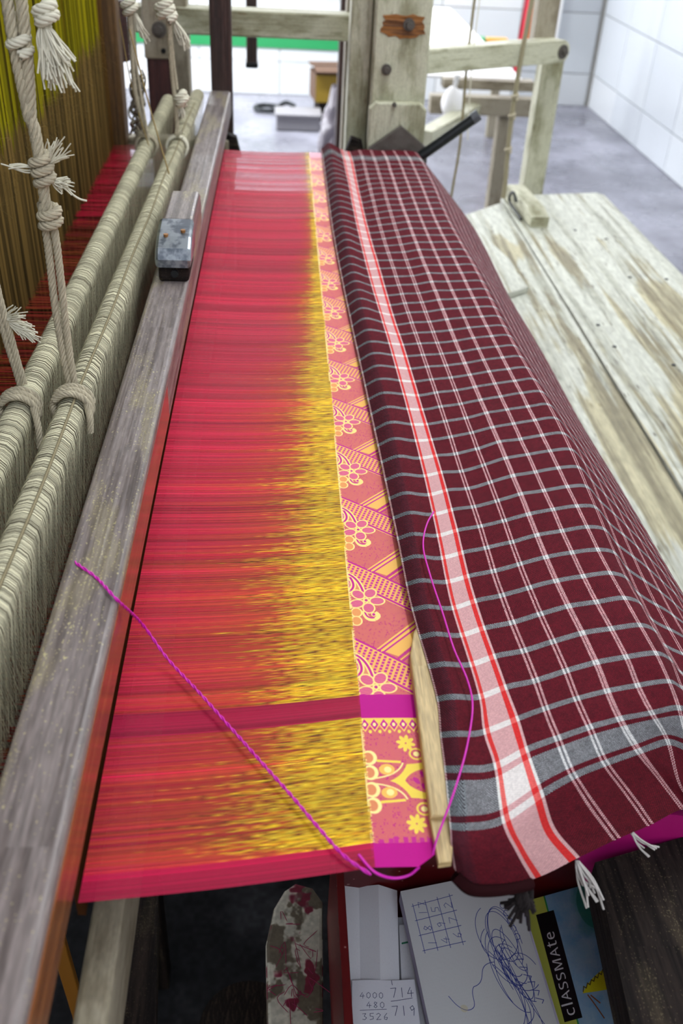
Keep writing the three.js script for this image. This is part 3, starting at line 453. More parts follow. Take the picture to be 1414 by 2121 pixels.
// ---------------------------------------------------------------- heddle shafts
function heddleShaft(label, x0, k, zA, zB, y, withCord) {
  const X = (z) => x0 + k * z, s = thing('heddle_shaft', label, 'heddle shaft', [0, 0, 0], 0, 'heddle shafts hung behind the beater rail'), r = 0.0092;
  part('shaft_bar', tube([[X(zA), y, zA], [X((zA + zB) / 2), y - 0.001, (zA + zB) / 2], [X(zB), y, zB]], r, 30, 14), M.brown, s);
  const list = []; let wob = 0;
  for (let z = zA - 0.004; z > zB + 0.004; z -= 0.00085) {
    wob = 0.9 * wob + rr(-0.0004, 0.0004); const R = r + rr(0.0006, 0.0012), t = rr(0.72, 1.12), c = lin(222 * t, 217 * t, 186 * t), zz = z + rr(-0.0003, 0.0003), lean = rr(-0.004, 0.004), pts = [];
    const b1 = rr(-0.002, 0.002); pts.push([X(z) + b1 * 0.6, 0.792, zz + lean], [X(z) + R * 0.5, 0.83, zz + lean * 0.5]);
    for (let a = 0; a <= 6; a++) { const w = -0.15 + a / 6 * (Math.PI + 0.3); pts.push([X(z) + Math.cos(w) * R, y + Math.sin(w) * R, zz + wob * 0.5]); }
    pts.push([X(z) - R * 0.5, 0.83, zz - lean * 0.5], [X(z) + b1, 0.79, zz - lean]);
    list.push({ pts, cols: [c], w: [0, 0, 0.00036] });
  }
  const h = part('heddle_threads', ribbons(list), M.thread, s); h.userData.kind = 'stuff';
  if (withCord) part('lease_cord', tube(Array.from({ length: 12 }, (_, i) => { const z = lerp(zA - 0.02, zB + 0.1, i / 11), a = 1.25 - 0.1 * (i % 2); return V(X(z) + Math.cos(a) * 0.0112, y + Math.sin(a) * 0.0112, z); }), 0.0009, 120, 6), std({ color: 0x8c8264, roughness: 0.9 }), s);
  // lower bar that holds the loops down under the warp
  part('lower_bar', tube([[X(zA), 0.66, zA], [X(zB), 0.66, zB]], 0.007, 8, 10), M.brown, s);
  const l2 = []; for (let z = zA - 0.004; z > zB + 0.004; z -= 0.003) l2.push({ pts: [[X(z), 0.79, z], [X(z), 0.662, z]], cols: [lin(160, 150, 110)], w: [0, 0, 0.0005] });
  part('lower_threads', ribbons(l2), M.thread, s).userData.kind = 'stuff';
}
heddleShaft('pale thread-wound heddle shaft nearest the dark beater rail', -0.149, -0.016, -0.08, -1.575, 0.874, true);
heddleShaft('pale thread-wound heddle shaft in front of the yellow harness threads', -0.1795, -0.0098, -0.08, -1.53, 0.874, false);

// ---------------------------------------------------------------- jacquard harness
{
  const list = []; for (let row = 0; row < 11; row++) for (let z = row < 6 ? -0.35 : -0.95; z > -1.565; z -= 0.0016) {
    const zz = z + rr(-0.001, 0.001), x = -0.258 - row * 0.012 + rr(-0.002, 0.002), t = rr(0.6, 1.15), yEye = 0.95 + rr(-0.014, 0.014);
    const up = rnd() < 0.85 ? lin(132 * t, 124 * t, 16 * t) : lin(84 * t, 72 * t, 8 * t), low = lin(112 * t, 90 * t, 48 * t), end = z > -1.52;
    const dk = lin(92 * t, 66 * t, 30 * t); const A = end ? up : dk, B = end ? low : dk;
    list.push({ pts: [[x + rr(-0.01, 0.01), 1.75, zz + rr(-0.02, 0.02)], [x, 1.1, zz], [x, yEye + 0.012, zz], [x, yEye, zz], [x + rr(-0.002, 0.002), 0.8 + rr(-0.012, 0.004), zz + rr(-0.002, 0.002)], [x, 0.6, zz]], cols: [A, A, A, B, B, B], w: [-0.0007, 0, 0.0010] });
  }
  // loose fuzz where the eyelets sit
  const fz = []; for (let i = 0; i < 420; i++) { const z = rr(-0.5, -1.5), c = V(-0.246 + rr(-0.004, 0.004), 0.95 + rr(-0.03, 0.02), z), pts = [c.toArray()]; let d = V(rr(-0.3, 0.5), rr(-1, 1), rr(-1, 1)); for (let k = 0; k < 4; k++) { c.addScaledVector(d, 0.005); d.add(V(rr(-0.5, 0.5), rr(-0.7, 0.7), rr(-0.7, 0.7))); pts.push(c.toArray()); } const t = rr(0.7, 1.2); fz.push({ pts, cols: [lin(170 * t, 152 * t, 100 * t)], w: [0.0001, 0.00012, 0.00012] }); }
  const h = part('harness_threads', ribbons([...list, ...fz]), M.thread, scene);
  tag(h, 'curtain of olive yellow harness threads hanging behind the heddle shafts', 'harness threads', null, 'stuff');
}

// ---------------------------------------------------------------- loom frame
{
  const f = thing('loom_frame', 'weathered whitewashed loom frame with a thick post at the far end of the cloth', 'loom frame');
  const zP = -1.665;
  part('post', box(0.088, 1.75, 0.085, 0.192, 0.875, zP, 0.004, 1), M.paint, f);
  part('bearing_block', [boxUV(extrude([[-0.046, -0.1], [0.046, -0.1], [0.046, 0.062], [0.036, 0.072], [-0.036, 0.072], [-0.046, 0.062]], 0.022, 0.003), 1).translate(0.191, 0.796, zP + 0.054)], M.paint, f);
  part('notch_plate', boxUV(extrude([[-0.046, -0.03], [0.05, -0.03], [0.05, 0.006], [0.004, 0.04], [-0.046, 0.004]], 0.012, 0.001), 0).translate(0.193, 0.796, zP + 0.071), M.steelDull, f);
  { const e = []; for (let i = 0; i < 26; i++) { const a = i / 26 * Math.PI * 2, sq = Math.pow(Math.pow(Math.abs(Math.cos(a)), 4) + Math.pow(Math.abs(Math.sin(a)), 4), -0.25), k = sq * (1 + 0.09 * Math.sin(i * 2.7) + 0.07 * Math.sin(i * 5.1)); e.push([Math.cos(a) * k * 0.033, Math.sin(a) * k * 0.016]); } part('peeled_patch', boxUV(extrude(e, 0.002, 0.0005), 0).translate(0.192, 0.975, zP + 0.0431), M.peeled, f, 'bare orange wood where the paint has peeled'); }
  const bolt = (x, y, z, r, ax = 'z') => { const o = part('bolt', [cyl(r, r, 0.004, x, y, z, ax, 20), cyl(r * 0.55, r * 0.55, 0.012, x, y, z + (ax === 'z' ? 0.005 : 0), ax, 6)], M.steelDull, f); return o; };
  bolt(0.2, 0.978, zP + 0.046, 0.009); bolt(0.17, 0.913, zP + 0.045, 0.008); bolt(0.184, 0.866, zP + 0.067, 0.0035);
  part('side_post', box(0.034, 1.72, 0.05, 0.13, 0.86, zP - 0.02, 0.003, 1), M.paint, f);
  part('cross_beam', box(0.42, 0.041, 0.05, -0.04, 0.944, zP - 0.155, 0.004), M.paint, f);
  part('beam_post', box(0.05, 1.6, 0.05, 0.142, 0.8, zP - 0.19, 0.003, 1), M.paintGrey, f);
  // arm running back to the right-hand post, rounded and bolted at its end
  { const a = V(0.17, 0.867, -1.925), b = V(0.591, 0.8615, -2.2), d = b.clone().sub(a), L = d.length(); const s = new THREE.Shape(); s.moveTo(0, -0.02); s.lineTo(L, -0.02); s.absarc(L, 0, 0.0205, -Math.PI / 2, Math.PI / 2, false); s.lineTo(0, 0.02); const g = new THREE.ExtrudeGeometry(s, { depth: 0.036, bevelEnabled: true, bevelSize: 0.002, bevelThickness: 0.002, bevelSegments: 2, curveSegments: 14 }); g.translate(0, 0, -0.018); d.normalize(); const sd = d.clone().cross(V(0, 1, 0)).normalize(), u = sd.clone().cross(d); const arm = boxUV(g, 0); arm.applyMatrix4(new THREE.Matrix4().makeBasis(d, u, sd).setPosition(a)); part('arm', arm, M.paint, f);
    const n = sd.clone(); const bp = b.clone().addScaledVector(n, 0.021); const bg = [cyl(0.014, 0.014, 0.004, 0, 0, 0, 'z'), cyl(0.006, 0.006, 0.014, 0, 0, 0.004, 'z', 6)]; for (const k of bg) k.applyMatrix4(new THREE.Matrix4().makeBasis(d, u, n).setPosition(bp)); part('bolt', bg, M.steelDull, f); }
  part('end_post', box(0.05, 0.86, 0.05, 0.608, 0.43, -2.29, 0.004, 1), M.paint, f);
  part('end_post', box(0.048, 0.9, 0.05, 0.585, 1.3, -2.31, 0.004, 1), M.paintGrey, f);
  // left-hand posts seen beyond the heddles
  part('side_post', box(0.046, 0.115, 0.05, -0.2, 0.95, -1.77, 0.003, 1), M.paintGrey, f); bolt(-0.196, 0.938, -1.743, 0.012); part('bolt_hole', cyl(0.004, 0.004, 0.003, -0.191, 0.906, -1.744, 'z', 12), M.iron, f);
  part('side_post', box(0.042, 0.9, 0.05, -0.2, 0.445, -1.775, 0.003, 1), M.redwood, f);
  part('side_post', box(0.034, 1.45, 0.05, -0.172, 0.725, -1.83, 0.003, 1), M.paintGrey, f);
  part('side_post', box(0.024, 1.75, 0.04, -0.253, 0.875, -1.61, 0.003, 1), M.brown, f);
  part('roller_end', [cyl(0.024, 0.024, 0.09, -0.27, 0.935, -1.74, 'y', 18)], M.redwood, f);
  part('rear_rail', box(0.5, 0.02, 0.03, -0.33, 0.788, -1.63, 0.003), M.paintGrey, f);
  for (const [x, dx] of [[-0.076, -0.004], [0.122, 0.004]]) part('bracket', boxUV(extrude([[-0.02, -0.02], [0.02, -0.02], [0.012, 0.012], [-0.006, 0.018]], 0.02, 0.002), 0).translate(x + dx, 0.79, -1.63), M.oldDark, f);
  part('light_block_board', box(1.84, 0.68, 0.02, -0.68, 0.34, -1.74, 0.003), M.oldDark, f);  // unseen board added to keep window and lamp light off the floor
  // lower rail of the frame under the warp
  part('lower_rail', beam(V(-0.2, 0.3, -1.7), V(0.3, 0.3, -1.7), 0.05, 0.05), M.paintGrey, f);
}
// ---------------------------------------------------------------- bench
{
  const b = thing('weaver_bench', 'white worn plank bench to the right of the checked cloth', 'bench');
  const poly = (pts, th, y) => { const s = new THREE.Shape(pts.map(([x, z]) => new THREE.Vector2(x, -z))); const g = new THREE.ExtrudeGeometry(s, { depth: th - 0.004, bevelEnabled: true, bevelThickness: 0.002, bevelSize: 0.002, bevelOffset: -0.002, bevelSegments: 2 }); g.rotateX(-Math.PI / 2); g.translate(0, y - th + 0.002, 0); return boxUV(g, 2); };
  part('plank', poly([[0.5155, -0.25], [0.5155, -2.19], [0.60, -2.22], [0.758, -2.252], [0.773, -2.235], [0.784, -1.72], [0.79, -0.25]], 0.035, 0.55), M.bench, b);
  part('plank', poly([[0.33, -0.25], [0.33, -1.86], [0.41, -2.06], [0.5125, -2.16], [0.5125, -0.25]], 0.035, 0.548), M.bench, b);
  part('cleat', poly([[0.35, -1.55], [0.35, -1.93], [0.402, -1.98], [0.448, -1.76], [0.455, -1.62], [0.43, -1.6]], 0.012, 0.561), M.bench, b, 'nailed patch board with a rounded corner');
  for (const [x, z] of [[0.37, -0.4], [0.74, -0.4], [0.39, -1.85], [0.74, -1.98]]) part('leg', box(0.05, 0.514, 0.05, x, 0.257, z, 0.003, 1), M.paintGrey, b);
  for (const z of [-0.5, -1.8]) part('batten_strip', box(0.4, 0.03, 0.05, 0.56, 0.5, z), M.paintGrey, b);
  part('light_block_board', box(0.02, 0.46, 1.62, 0.35, 0.26, -1.03, 0.003), M.oldDark, b);  // unseen board added to stop light coming in under the bench
  for (let i = 0; i < 14; i++) part('nail', cyl(0.0035, 0.0035, 0.002, rr(0.54, 0.76), 0.5505, rr(-0.8, -2.1), 'y', 10), M.iron, b);
  const w = thing('wood_block', 'small white wooden block on the bench at the foot of the post', 'block', [0.548, 0.5505, -2.08], 0.1);
  part('block_body', boxUV(extrude([[-0.1, 0], [0.1, 0], [0.1, 0.03], [0.085, 0.037], [-0.06, 0.033], [-0.1, 0.022]], 0.042, 0.004).rotateY(Math.PI / 2), 2), M.paint, w);
  part('hook', tube([[-0.03, 0.03, 0.02], [-0.034, 0.045, 0.0], [-0.03, 0.02, -0.03], [-0.028, 0.005, 0.06]], 0.003, 24, 8), M.iron, w);
}

// ---------------------------------------------------------------- hanging cords
{
  const G = 'cords hanging from the loom top';
  const c1 = thing('hanging_cord', 'thick doubled cotton cord with tassel and frayed knot tied to the nearer heddle shaft', 'cord');
  const T = V(-0.1395, 0.876, -0.583), axis = V(-0.016, 0, 1);
  const at = (px, py) => { const d = P(px, py, 0.5).sub(EYE); return EYE.clone().addScaledVector(d, -0.6 / d.z); };
  part('cord', [...rope([at(150, 828), at(128, 720), at(112, 620), at(98, 500), at(84, 420)], 0.0026), ...rope([at(160, 830), at(142, 720), at(128, 600), at(116, 500), at(104, 440), at(92, 400)], 0.0026)], M.cotton, c1);
  part('cord', [...rope([at(96, 440), at(84, 350), at(72, 270), at(56, 230)], 0.0036), ...rope([at(90, 400), at(78, 320), at(66, 255)], 0.003)], M.cotton, c1);
  part('cord', [...rope([at(62, 250), at(34, 120), at(10, -40), at(2, -140)], 0.0036), ...rope([at(64, 250), at(56, 120), at(40, -40), at(34, -140)], 0.0036)], M.cotton, c1);
  part('knot', [...coil(at(104, 452), at(104, 452).sub(at(96, 400)), 0.0052, 0.0032, 2, 0.012)], M.cotton, c1);
  part('knot', [...coil(at(88, 352), V(0.1, -1, 0), 0.0048, 0.003, 3, 0.018)], M.cotton, c1);
  part('knot', [...coil(at(40, 92), V(0.1, -1, 0), 0.005, 0.003, 1.5, 0.01)], M.cottonLight, c1);
  part('frayed_end', [...tassel(at(100, 340), V(0.7, 0.9, 0), 0.014, 34, 0.00038, 0.55, 0.001), ...tassel(at(104, 372), V(1, -0.3, 0), 0.012, 40, 0.0004, 0.45), ...tassel(at(80, 352), V(-1, 0.05, 0), 0.02, 6, 0.0005, 0.12), tube([at(130, 370), at(148, 400), at(165, 412), at(180, 416)], 0.0007, 20, 5)], M.cottonLight, c1, 'frayed pale cord ends');
  part('tassel', [...coil(at(95, 28), V(0.2, -1, 0.1), 0.0045, 0.0034, 2, 0.01), ...tassel(at(86, 40), V(0.22, -1, 0), 0.028, 150, 0.0006, 0.36)], M.cottonLight, c1, 'pale cotton tassel');
  part('shaft_knot', [...coil(T.clone(), axis, 0.0128, 0.0024, 2.4, 0.013), ...rope([T.clone().add(V(0.011, 0.006, 0.006)), T.clone().add(V(0.013, -0.004, 0.01)), T.clone().add(V(0.0125, -0.014, 0.012))], 0.0024)], M.cotton, c1);
  const c2 = thing('hanging_cord', 'cotton cord with a frayed tuft tied to the rear heddle shaft at the left edge', 'cord');
  const T2 = V(-0.1738, 0.876, -0.577);
  part('cord', [...rope([at(52, 830), at(34, 770), at(12, 700), at(-14, 600), at(-40, 480)], 0.0026), ...rope([at(62, 836), at(42, 770), at(22, 700), at(-6, 600), at(-30, 480)], 0.0026)], M.cotton, c2);
  part('frayed_end', [...tassel(at(8, 660), V(0.9, 0.5, 0), 0.014, 26, 0.0004, 0.4), ...tassel(at(14, 665), V(0.9, -0.5, 0), 0.017, 80, 0.00045, 0.35)], M.cottonLight, c2, 'frayed pale cord end');
  part('shaft_knot', [...coil(T2, axis, 0.0128, 0.0024, 2.4, 0.013), ...rope([T2.clone().add(V(0.011, 0.006, 0.006)), T2.clone().add(V(0.014, -0.006, 0.012)), T2.clone().add(V(0.014, -0.02, 0.016))], 0.0024)], M.cotton, c2);
  // far pair
  const f1 = V(-0.1287, 0.885, -1.27), f2 = V(-0.167, 0.885, -1.27);
  const a2 = (px, py, z) => { const d = P(px, py, 0.5).sub(EYE); return EYE.clone().addScaledVector(d, z / d.z); };
  const c3 = thing('hanging_cord', 'cord with two pale tassels tied to the far end of the nearer heddle shaft', 'cord');
  part('cord', [...rope([f1, a2(366, 250, -1.27), a2(356, 150, -1.27), a2(350, 60, -1.27), a2(340, -60, -1.27)], 0.0028), ...rope([a2(366, 185, -1.27), a2(357, 110, -1.27), a2(348, 10, -1.27), a2(338, -60, -1.27)], 0.0022)], M.cotton, c3);
  part('tassel', [...coil(a2(342, 20, -1.27), V(0.3, -1, 0), 0.008, 0.005, 2.5, 0.02), ...tassel(a2(362, 42, -1.27), V(0.4, -1, 0), 0.03, 30, 0.001, 0.2)], M.cottonLight, c3);
  part('knot', [...coil(a2(376, 205, -1.27), V(0.5, -1, 0.2), 0.006, 0.0045, 2, 0.012), ...tassel(a2(374, 212, -1.27), V(0, -1, 0), 0.016, 14, 0.0009, 0.35)], M.cottonLight, c3);
  part('shaft_knot', [...coil(V(-0.1287, 0.874, -1.27), axis, 0.0128, 0.0022, 2, 0.011), ...tassel(f1, V(0.2, 0.5, 0.5), 0.016, 10, 0.0006, 0.6)], M.cottonLight, c3);
  const c4 = thing('hanging_cord', 'cord with one small tassel tied to the far end of the rear heddle shaft', 'cord');
  part('cord', [...rope([f2, a2(280, 190, -1.27), a2(272, 90, -1.27), a2(262, -60, -1.27)], 0.0028), ...rope([f2.clone().add(V(0.004, 0, 0.01)), a2(292, 200, -1.27), a2(276, 90, -1.27), a2(264, -60, -1.27)], 0.0018)], M.cotton, c4);
  part('tassel', [...coil(a2(268, 12, -1.27), V(0.3, -1, 0), 0.007, 0.004, 2, 0.016), ...tassel(a2(280, 28, -1.27), V(0.35, -1, 0), 0.026, 24, 0.001, 0.22)], M.cottonLight, c4);
  part('shaft_knot', [...coil(V(-0.1671, 0.874, -1.27), axis, 0.0128, 0.0022, 2, 0.011), ...tassel(f2, V(-0.2, 0.5, 0.5), 0.014, 10, 0.0006, 0.6)], M.cotton, c4);
  for (const w of [tube([a2(247, 40, -1.3), a2(275, 190, -1.28), f2.clone().add(V(0.008, -0.01, 0.03))], 0.0007, 20, 5), tube([a2(268, 60, -1.2), a2(312, 230, -1.16), a2(350, 360, -1.12)], 0.0009, 20, 5)]) part('wire', w, std({ color: 0x8a7440, roughness: 0.6 }), c4);
  const bn = thing('twine_bundle', 'tangled dark twine bundle hanging behind the far end of the heddle shafts', 'twine');
  const k = []; for (let i = 0; i < 16; i++) { const pts = []; for (let j = 0; j < 8; j++) pts.push(a2(285 + rr(-16, 16), 150 + j * 19 + rr(-12, 12), -1.52 + rr(-0.015, 0.015))); k.push(tube(pts, 0.0016, 40, 5)); }
  part('loops', k, M.cottonDark, bn); part('cord', rope([a2(285, 160, -1.52), a2(276, 40, -1.52), a2(270, -60, -1.52)], 0.002), M.cottonDark, bn);
  // right-hand cords by the bench
  const c5 = thing('hanging_cord', 'thin brown cord hanging from above down to the far corner of the bench', 'cord');
  part('cord', rope([a2(990, -60, -2.07), a2(968, 120, -2.07), a2(952, 300, -2.07), a2(934, 428, -2.07), a2(940, 438, -2.07), a2(952, 442, -2.07)], 0.0028), std({ color: 0x8a7f5c, roughness: 0.9 }), c5);
  part('wire', tube([a2(1000, -60, -2.05), a2(982, 90, -2.05), a2(972, 200, -2.05), a2(968, 290, -2.05)], 0.0012, 30, 5), M.cottonLight, c5);
  const c6 = thing('hanging_cord', 'knotted pale rope hanging down to the small white block on the bench', 'cord');
  part('cord', rope([a2(1112, -60, -2.08), a2(1090, 60, -2.08), a2(1072, 160, -2.08), a2(1056, 270, -2.08), a2(1046, 380, -2.08), a2(1042, 410, -2.08)], 0.005, 0.03), std({ color: 0x9c9478, roughness: 0.9 }), c6);
  for (const [x, y] of [[1066, 200], [1060, 240], [1052, 310]]) part('knot', coil(a2(x, y, -2.08), V(0.1, -1, 0), 0.005, 0.0035, 1.5, 0.012), M.cotton, c6);
}

// ---------------------------------------------------------------- second loom and things at the far wall
{
  const l = thing('loom_frame', 'grey wooden frame of another loom with white threads beyond the thick post', 'loom frame');
  part('front_rail', box(0.36, 0.055, 0.05, 0.66, 0.54, -3.2, 0.004), M.paintGrey, l);
  part('front_rail', box(0.3, 0.03, 0.06, 0.68, 0.585, -3.3, 0.004), M.paintGrey, l);
  part('side_rail', beam(V(0.62, 0.525, -3.18), V(0.44, 0.49, -2.95), 0.05, 0.05), M.paint, l);
  part('leg', box(0.05, 0.52, 0.05, 0.735, 0.26, -3.22, 0.003, 1), M.paintGrey, l);
  part('leg', box(0.05, 0.52, 0.05, 0.62, 0.26, -4.9, 0.003, 1), M.paintGrey, l);
  part('back_rail', box(0.5, 0.05, 0.05, 0.56, 0.555, -4.9, 0.004), M.paintGrey, l);
  part('white_warp', box(0.42, 0.008, 1.62, 0.585, 0.598, -4.12, 0.003), M.white, l, 'stretched white warp sheet');
  const g = thing('green_cloth', 'green cloth strip with an orange end lying beyond the white threads', 'cloth', [0, 0, 0]);
  const y0 = 0.48; part('cloth_body', box(0.32, 0.05, 0.05, 0.85, 0.44, -5.08, 0.012), M.green, g); part('orange_end', box(0.11, 0.034, 0.05, 1.065, 0.446, -5.08, 0.012), std({ color: 0xe09a3c, roughness: 0.5 }), g, 'orange end of the strip'); part('support_rail', box(0.46, 0.04, 0.04, 0.9, 0.395, -5.08), M.paintGrey, g); for (const x of [0.7, 1.09]) part('leg', box(0.04, 0.375, 0.04, x, 0.1875, -5.08, 0.003, 1), M.paintGrey, g);
  const r = thing('red_cloth', 'red and orange cloth hanging behind the bolted post end', 'cloth', [0, 0, 0]);
  const wave = (x0, x1, y0, y1, z) => { const q = new THREE.PlaneGeometry(x1 - x0, y1 - y0, 24, 8), p = q.attributes.position; for (let i = 0; i < p.count; i++) { const tt = (y1 - y0) / 2 - p.getY(i); p.setXYZ(i, p.getX(i) + (x0 + x1) / 2 - tt * 0.04, p.getY(i) + (y0 + y1) / 2, z + 0.012 * Math.sin(p.getX(i) * 140)); } q.computeVertexNormals(); return q; };
  part('red_fold', wave(1.175, 1.215, 0.3, 1.1, -4.99), std({ color: 0xe8485a, roughness: 0.6 }), r); part('orange_fold', wave(1.212, 1.25, 0.42, 1.1, -5.0), std({ color: 0xf0a030, roughness: 0.6 }), r); part('hanging_rod', cyl(0.012, 0.012, 0.3, 1.21, 1.1, -5, 'x'), M.dark, r); for (const x of [1.1, 1.32]) part('rod_cord', cyl(0.003, 0.003, 1.9, x, 2.05, -5), M.cottonDark, r);
  // cardboard box and bag
  const b = thing('cardboard_box', 'open brown and yellow cardboard box on the floor beyond the loom', 'box', [0.3, 0, -5.36], 0.12);
  const cb = std({ color: 0x5e4636, roughness: 0.85 }), yl = std({ color: 0x8a7018, roughness: 0.7 });
  part('front_panel', box(0.24, 0.13, 0.006, 0, 0.165, 0.1, 0.001), yl, b); for (const s of [-1, 1]) part('side_panel', box(0.006, 0.13, 0.2, s * 0.12, 0.165, 0, 0.001), cb, b); part('back_panel', box(0.24, 0.13, 0.006, 0, 0.165, -0.1, 0.001), cb, b); part('bottom_panel', box(0.24, 0.006, 0.2, 0, 0.103, 0, 0.001), cb, b); part('flap', box(0.25, 0.006, 0.1, 0, 0.262, 0.06, 0.001).applyMatrix4(new THREE.Matrix4().makeRotationX(0.1)), cb, b); part('flap', box(0.25, 0.006, 0.1, 0, 0.25, -0.1, 0.001), cb, b); part('support', box(0.2, 0.1, 0.16, 0, 0.05, 0, 0.004), M.oldDark, b);
  const s = thing('grey_tray', 'flat grey tray on the floor beside the cardboard box', 'tray', [0.1, 0, -5.12]); part('tray_body', box(0.22, 0.075, 0.16, 0, 0.0375, 0, 0.01), std({ color: 0x77757a, roughness: 0.5 }), s); part('rim', box(0.235, 0.012, 0.175, 0, 0.078, 0, 0.004), std({ color: 0x8a888c, roughness: 0.5 }), s);
  const ring = thing('metal_ring', 'dark metal ring lying on the bright floor left of the grey tray', 'ring', [-0.06, 0.02, -5.45]); part('ring_body', new THREE.TorusGeometry(0.065, 0.012, 10, 36).rotateX(Math.PI / 2), M.iron, ring); part('handle', tube([[0.05, 0.0, 0], [0.1, 0.03, 0], [0.15, 0.02, 0.02]], 0.012, 16, 8), M.iron, ring);
  const bag = thing('plastic_bag', 'crumpled translucent plastic bag standing in front of the cardboard box', 'bag', [0.235, 0, -4.0]);
  const bgG = new THREE.CylinderGeometry(0.06, 0.05, 0.25, 36, 14, true), bp = bgG.attributes.position; for (let i = 0; i < bp.count; i++) { const q = 0.8 + 0.4 * vnoise(bp.getX(i) * 60 + 9, bp.getY(i) * 40 + bp.getZ(i) * 60); bp.setX(i, bp.getX(i) * q + bp.getY(i) * 0.25); bp.setZ(i, bp.getZ(i) * q); } bgG.translate(0, 0.3, 0); bgG.computeVertexNormals();
  part('bag_body', bgG, std({ color: 0x9a949c, roughness: 0.35, transmission: 0.45, thickness: 0 }), bag); part('stool_top', box(0.14, 0.03, 0.14, 0, 0.16, 0, 0.004), M.dark, bag); for (const [x, z] of [[-1, -1], [1, -1], [-1, 1], [1, 1]]) part('leg', box(0.025, 0.145, 0.025, x * 0.05, 0.0725, z * 0.05, 0.002, 1), M.dark, bag);
  const hp = thing('dark_post', 'dark narrow post standing behind the cardboard box', 'post', [0.19, 0, -3.0]); part('upright', box(0.035, 1.5, 0.05, 0, 0.75, 0, 0.003, 1), M.dark, hp); part('foot', box(0.1, 0.03, 0.1, 0, 0.015, 0), M.dark, hp);
  const hb = thing('dark_bar', 'short dark bar hanging down behind the whitewashed cross beam', 'bar', [-0.064, 0, -2.5]); part('bar_body', box(0.026, 2.25, 0.03, 0, 1.875, 0, 0.003, 1), M.dark, hb); part('end_plate', box(0.03, 0.012, 0.034, 0, 0.757, 0, 0.002), M.iron, hb);
  const jar = thing('white_bundle', 'white crumpled bundle on the second loom beside the thick post', 'bundle', [0.545, 0.5, -3.14]); const jg = new THREE.SphereGeometry(0.042, 28, 20), jp = jg.attributes.position; for (let i = 0; i < jp.count; i++) { const q = 0.85 + 0.3 * vnoise(jp.getX(i) * 60 + 20, jp.getY(i) * 60 + jp.getZ(i) * 40 + 20); jp.setXYZ(i, jp.getX(i) * q * 0.8, jp.getY(i) * q * 1.25 + 0.05, jp.getZ(i) * q * 0.8); } jg.computeVertexNormals(); part('bundle_body', jg, M.white, jar); part('neck', tassel(V(0, 0.1, 0), V(0.1, 1, 0), 0.03, 20, 0.003, 0.3), M.white, jar);
}

// ---------------------------------------------------------------- below the near selvedge: box, papers, boards
const INK = '#2b3a8c';
const DIG = { 0: [[0.5, 0, 0.1, 0.3, 0.15, 0.8, 0.5, 1, 0.85, 0.7, 0.85, 0.25, 0.5, 0]], 1: [[0.5, 0, 0.5, 1]], 2: [[0.1, 0.2, 0.5, 0, 0.85, 0.25, 0.1, 1, 0.9, 0.95]], 3: [[0.1, 0.1, 0.7, 0.05, 0.4, 0.45, 0.85, 0.7, 0.5, 1, 0.1, 0.9]], 4: [[0.55, 0, 0.05, 0.65, 0.95, 0.6], [0.65, 0.3, 0.6, 1]], 5: [[0.85, 0, 0.2, 0.05, 0.2, 0.45, 0.75, 0.5, 0.8, 0.85, 0.15, 1]], 6: [[0.75, 0, 0.25, 0.5, 0.25, 0.9, 0.65, 1, 0.8, 0.65, 0.3, 0.6]], 7: [[0.05, 0.05, 0.9, 0, 0.45, 1]], 8: [[0.8, 0.15, 0.4, 0, 0.2, 0.25, 0.8, 0.75, 0.5, 1, 0.15, 0.8, 0.8, 0.15]], 9: [[0.8, 0.3, 0.4, 0.5, 0.2, 0.2, 0.6, 0, 0.8, 0.3, 0.65, 1]] };
function digits(g, str, x, y, w, h, gap = 1.25) { for (const ch of str) { if (DIG[ch]) for (const s of DIG[ch]) { g.beginPath(); for (let i = 0; i < s.length; i += 2) { const X = x + s[i] * w, Y = y + s[i + 1] * h; i ? g.lineTo(X, Y) : g.moveTo(X, Y); } g.stroke(); } x += w * gap; } }
function paperBase(g, w, h, c, dots) { g.fillStyle = c; g.fillRect(0, 0, w, h); for (let i = 0; i < 2600; i++) { g.fillStyle = rnd() < 0.5 ? 'rgba(120,115,105,0.05)' : 'rgba(255,255,255,0.07)'; const s = rr(1, 7); g.fillRect(rnd() * w, rnd() * h, s, s); } if (dots) { g.fillStyle = 'rgba(120,120,120,0.14)'; for (let y = 0; y < h; y += 9) for (let x = (y / 9 % 2) * 4; x < w; x += 9) g.fillRect(x, y, 3, 3); } g.lineCap = g.lineJoin = 'round'; }
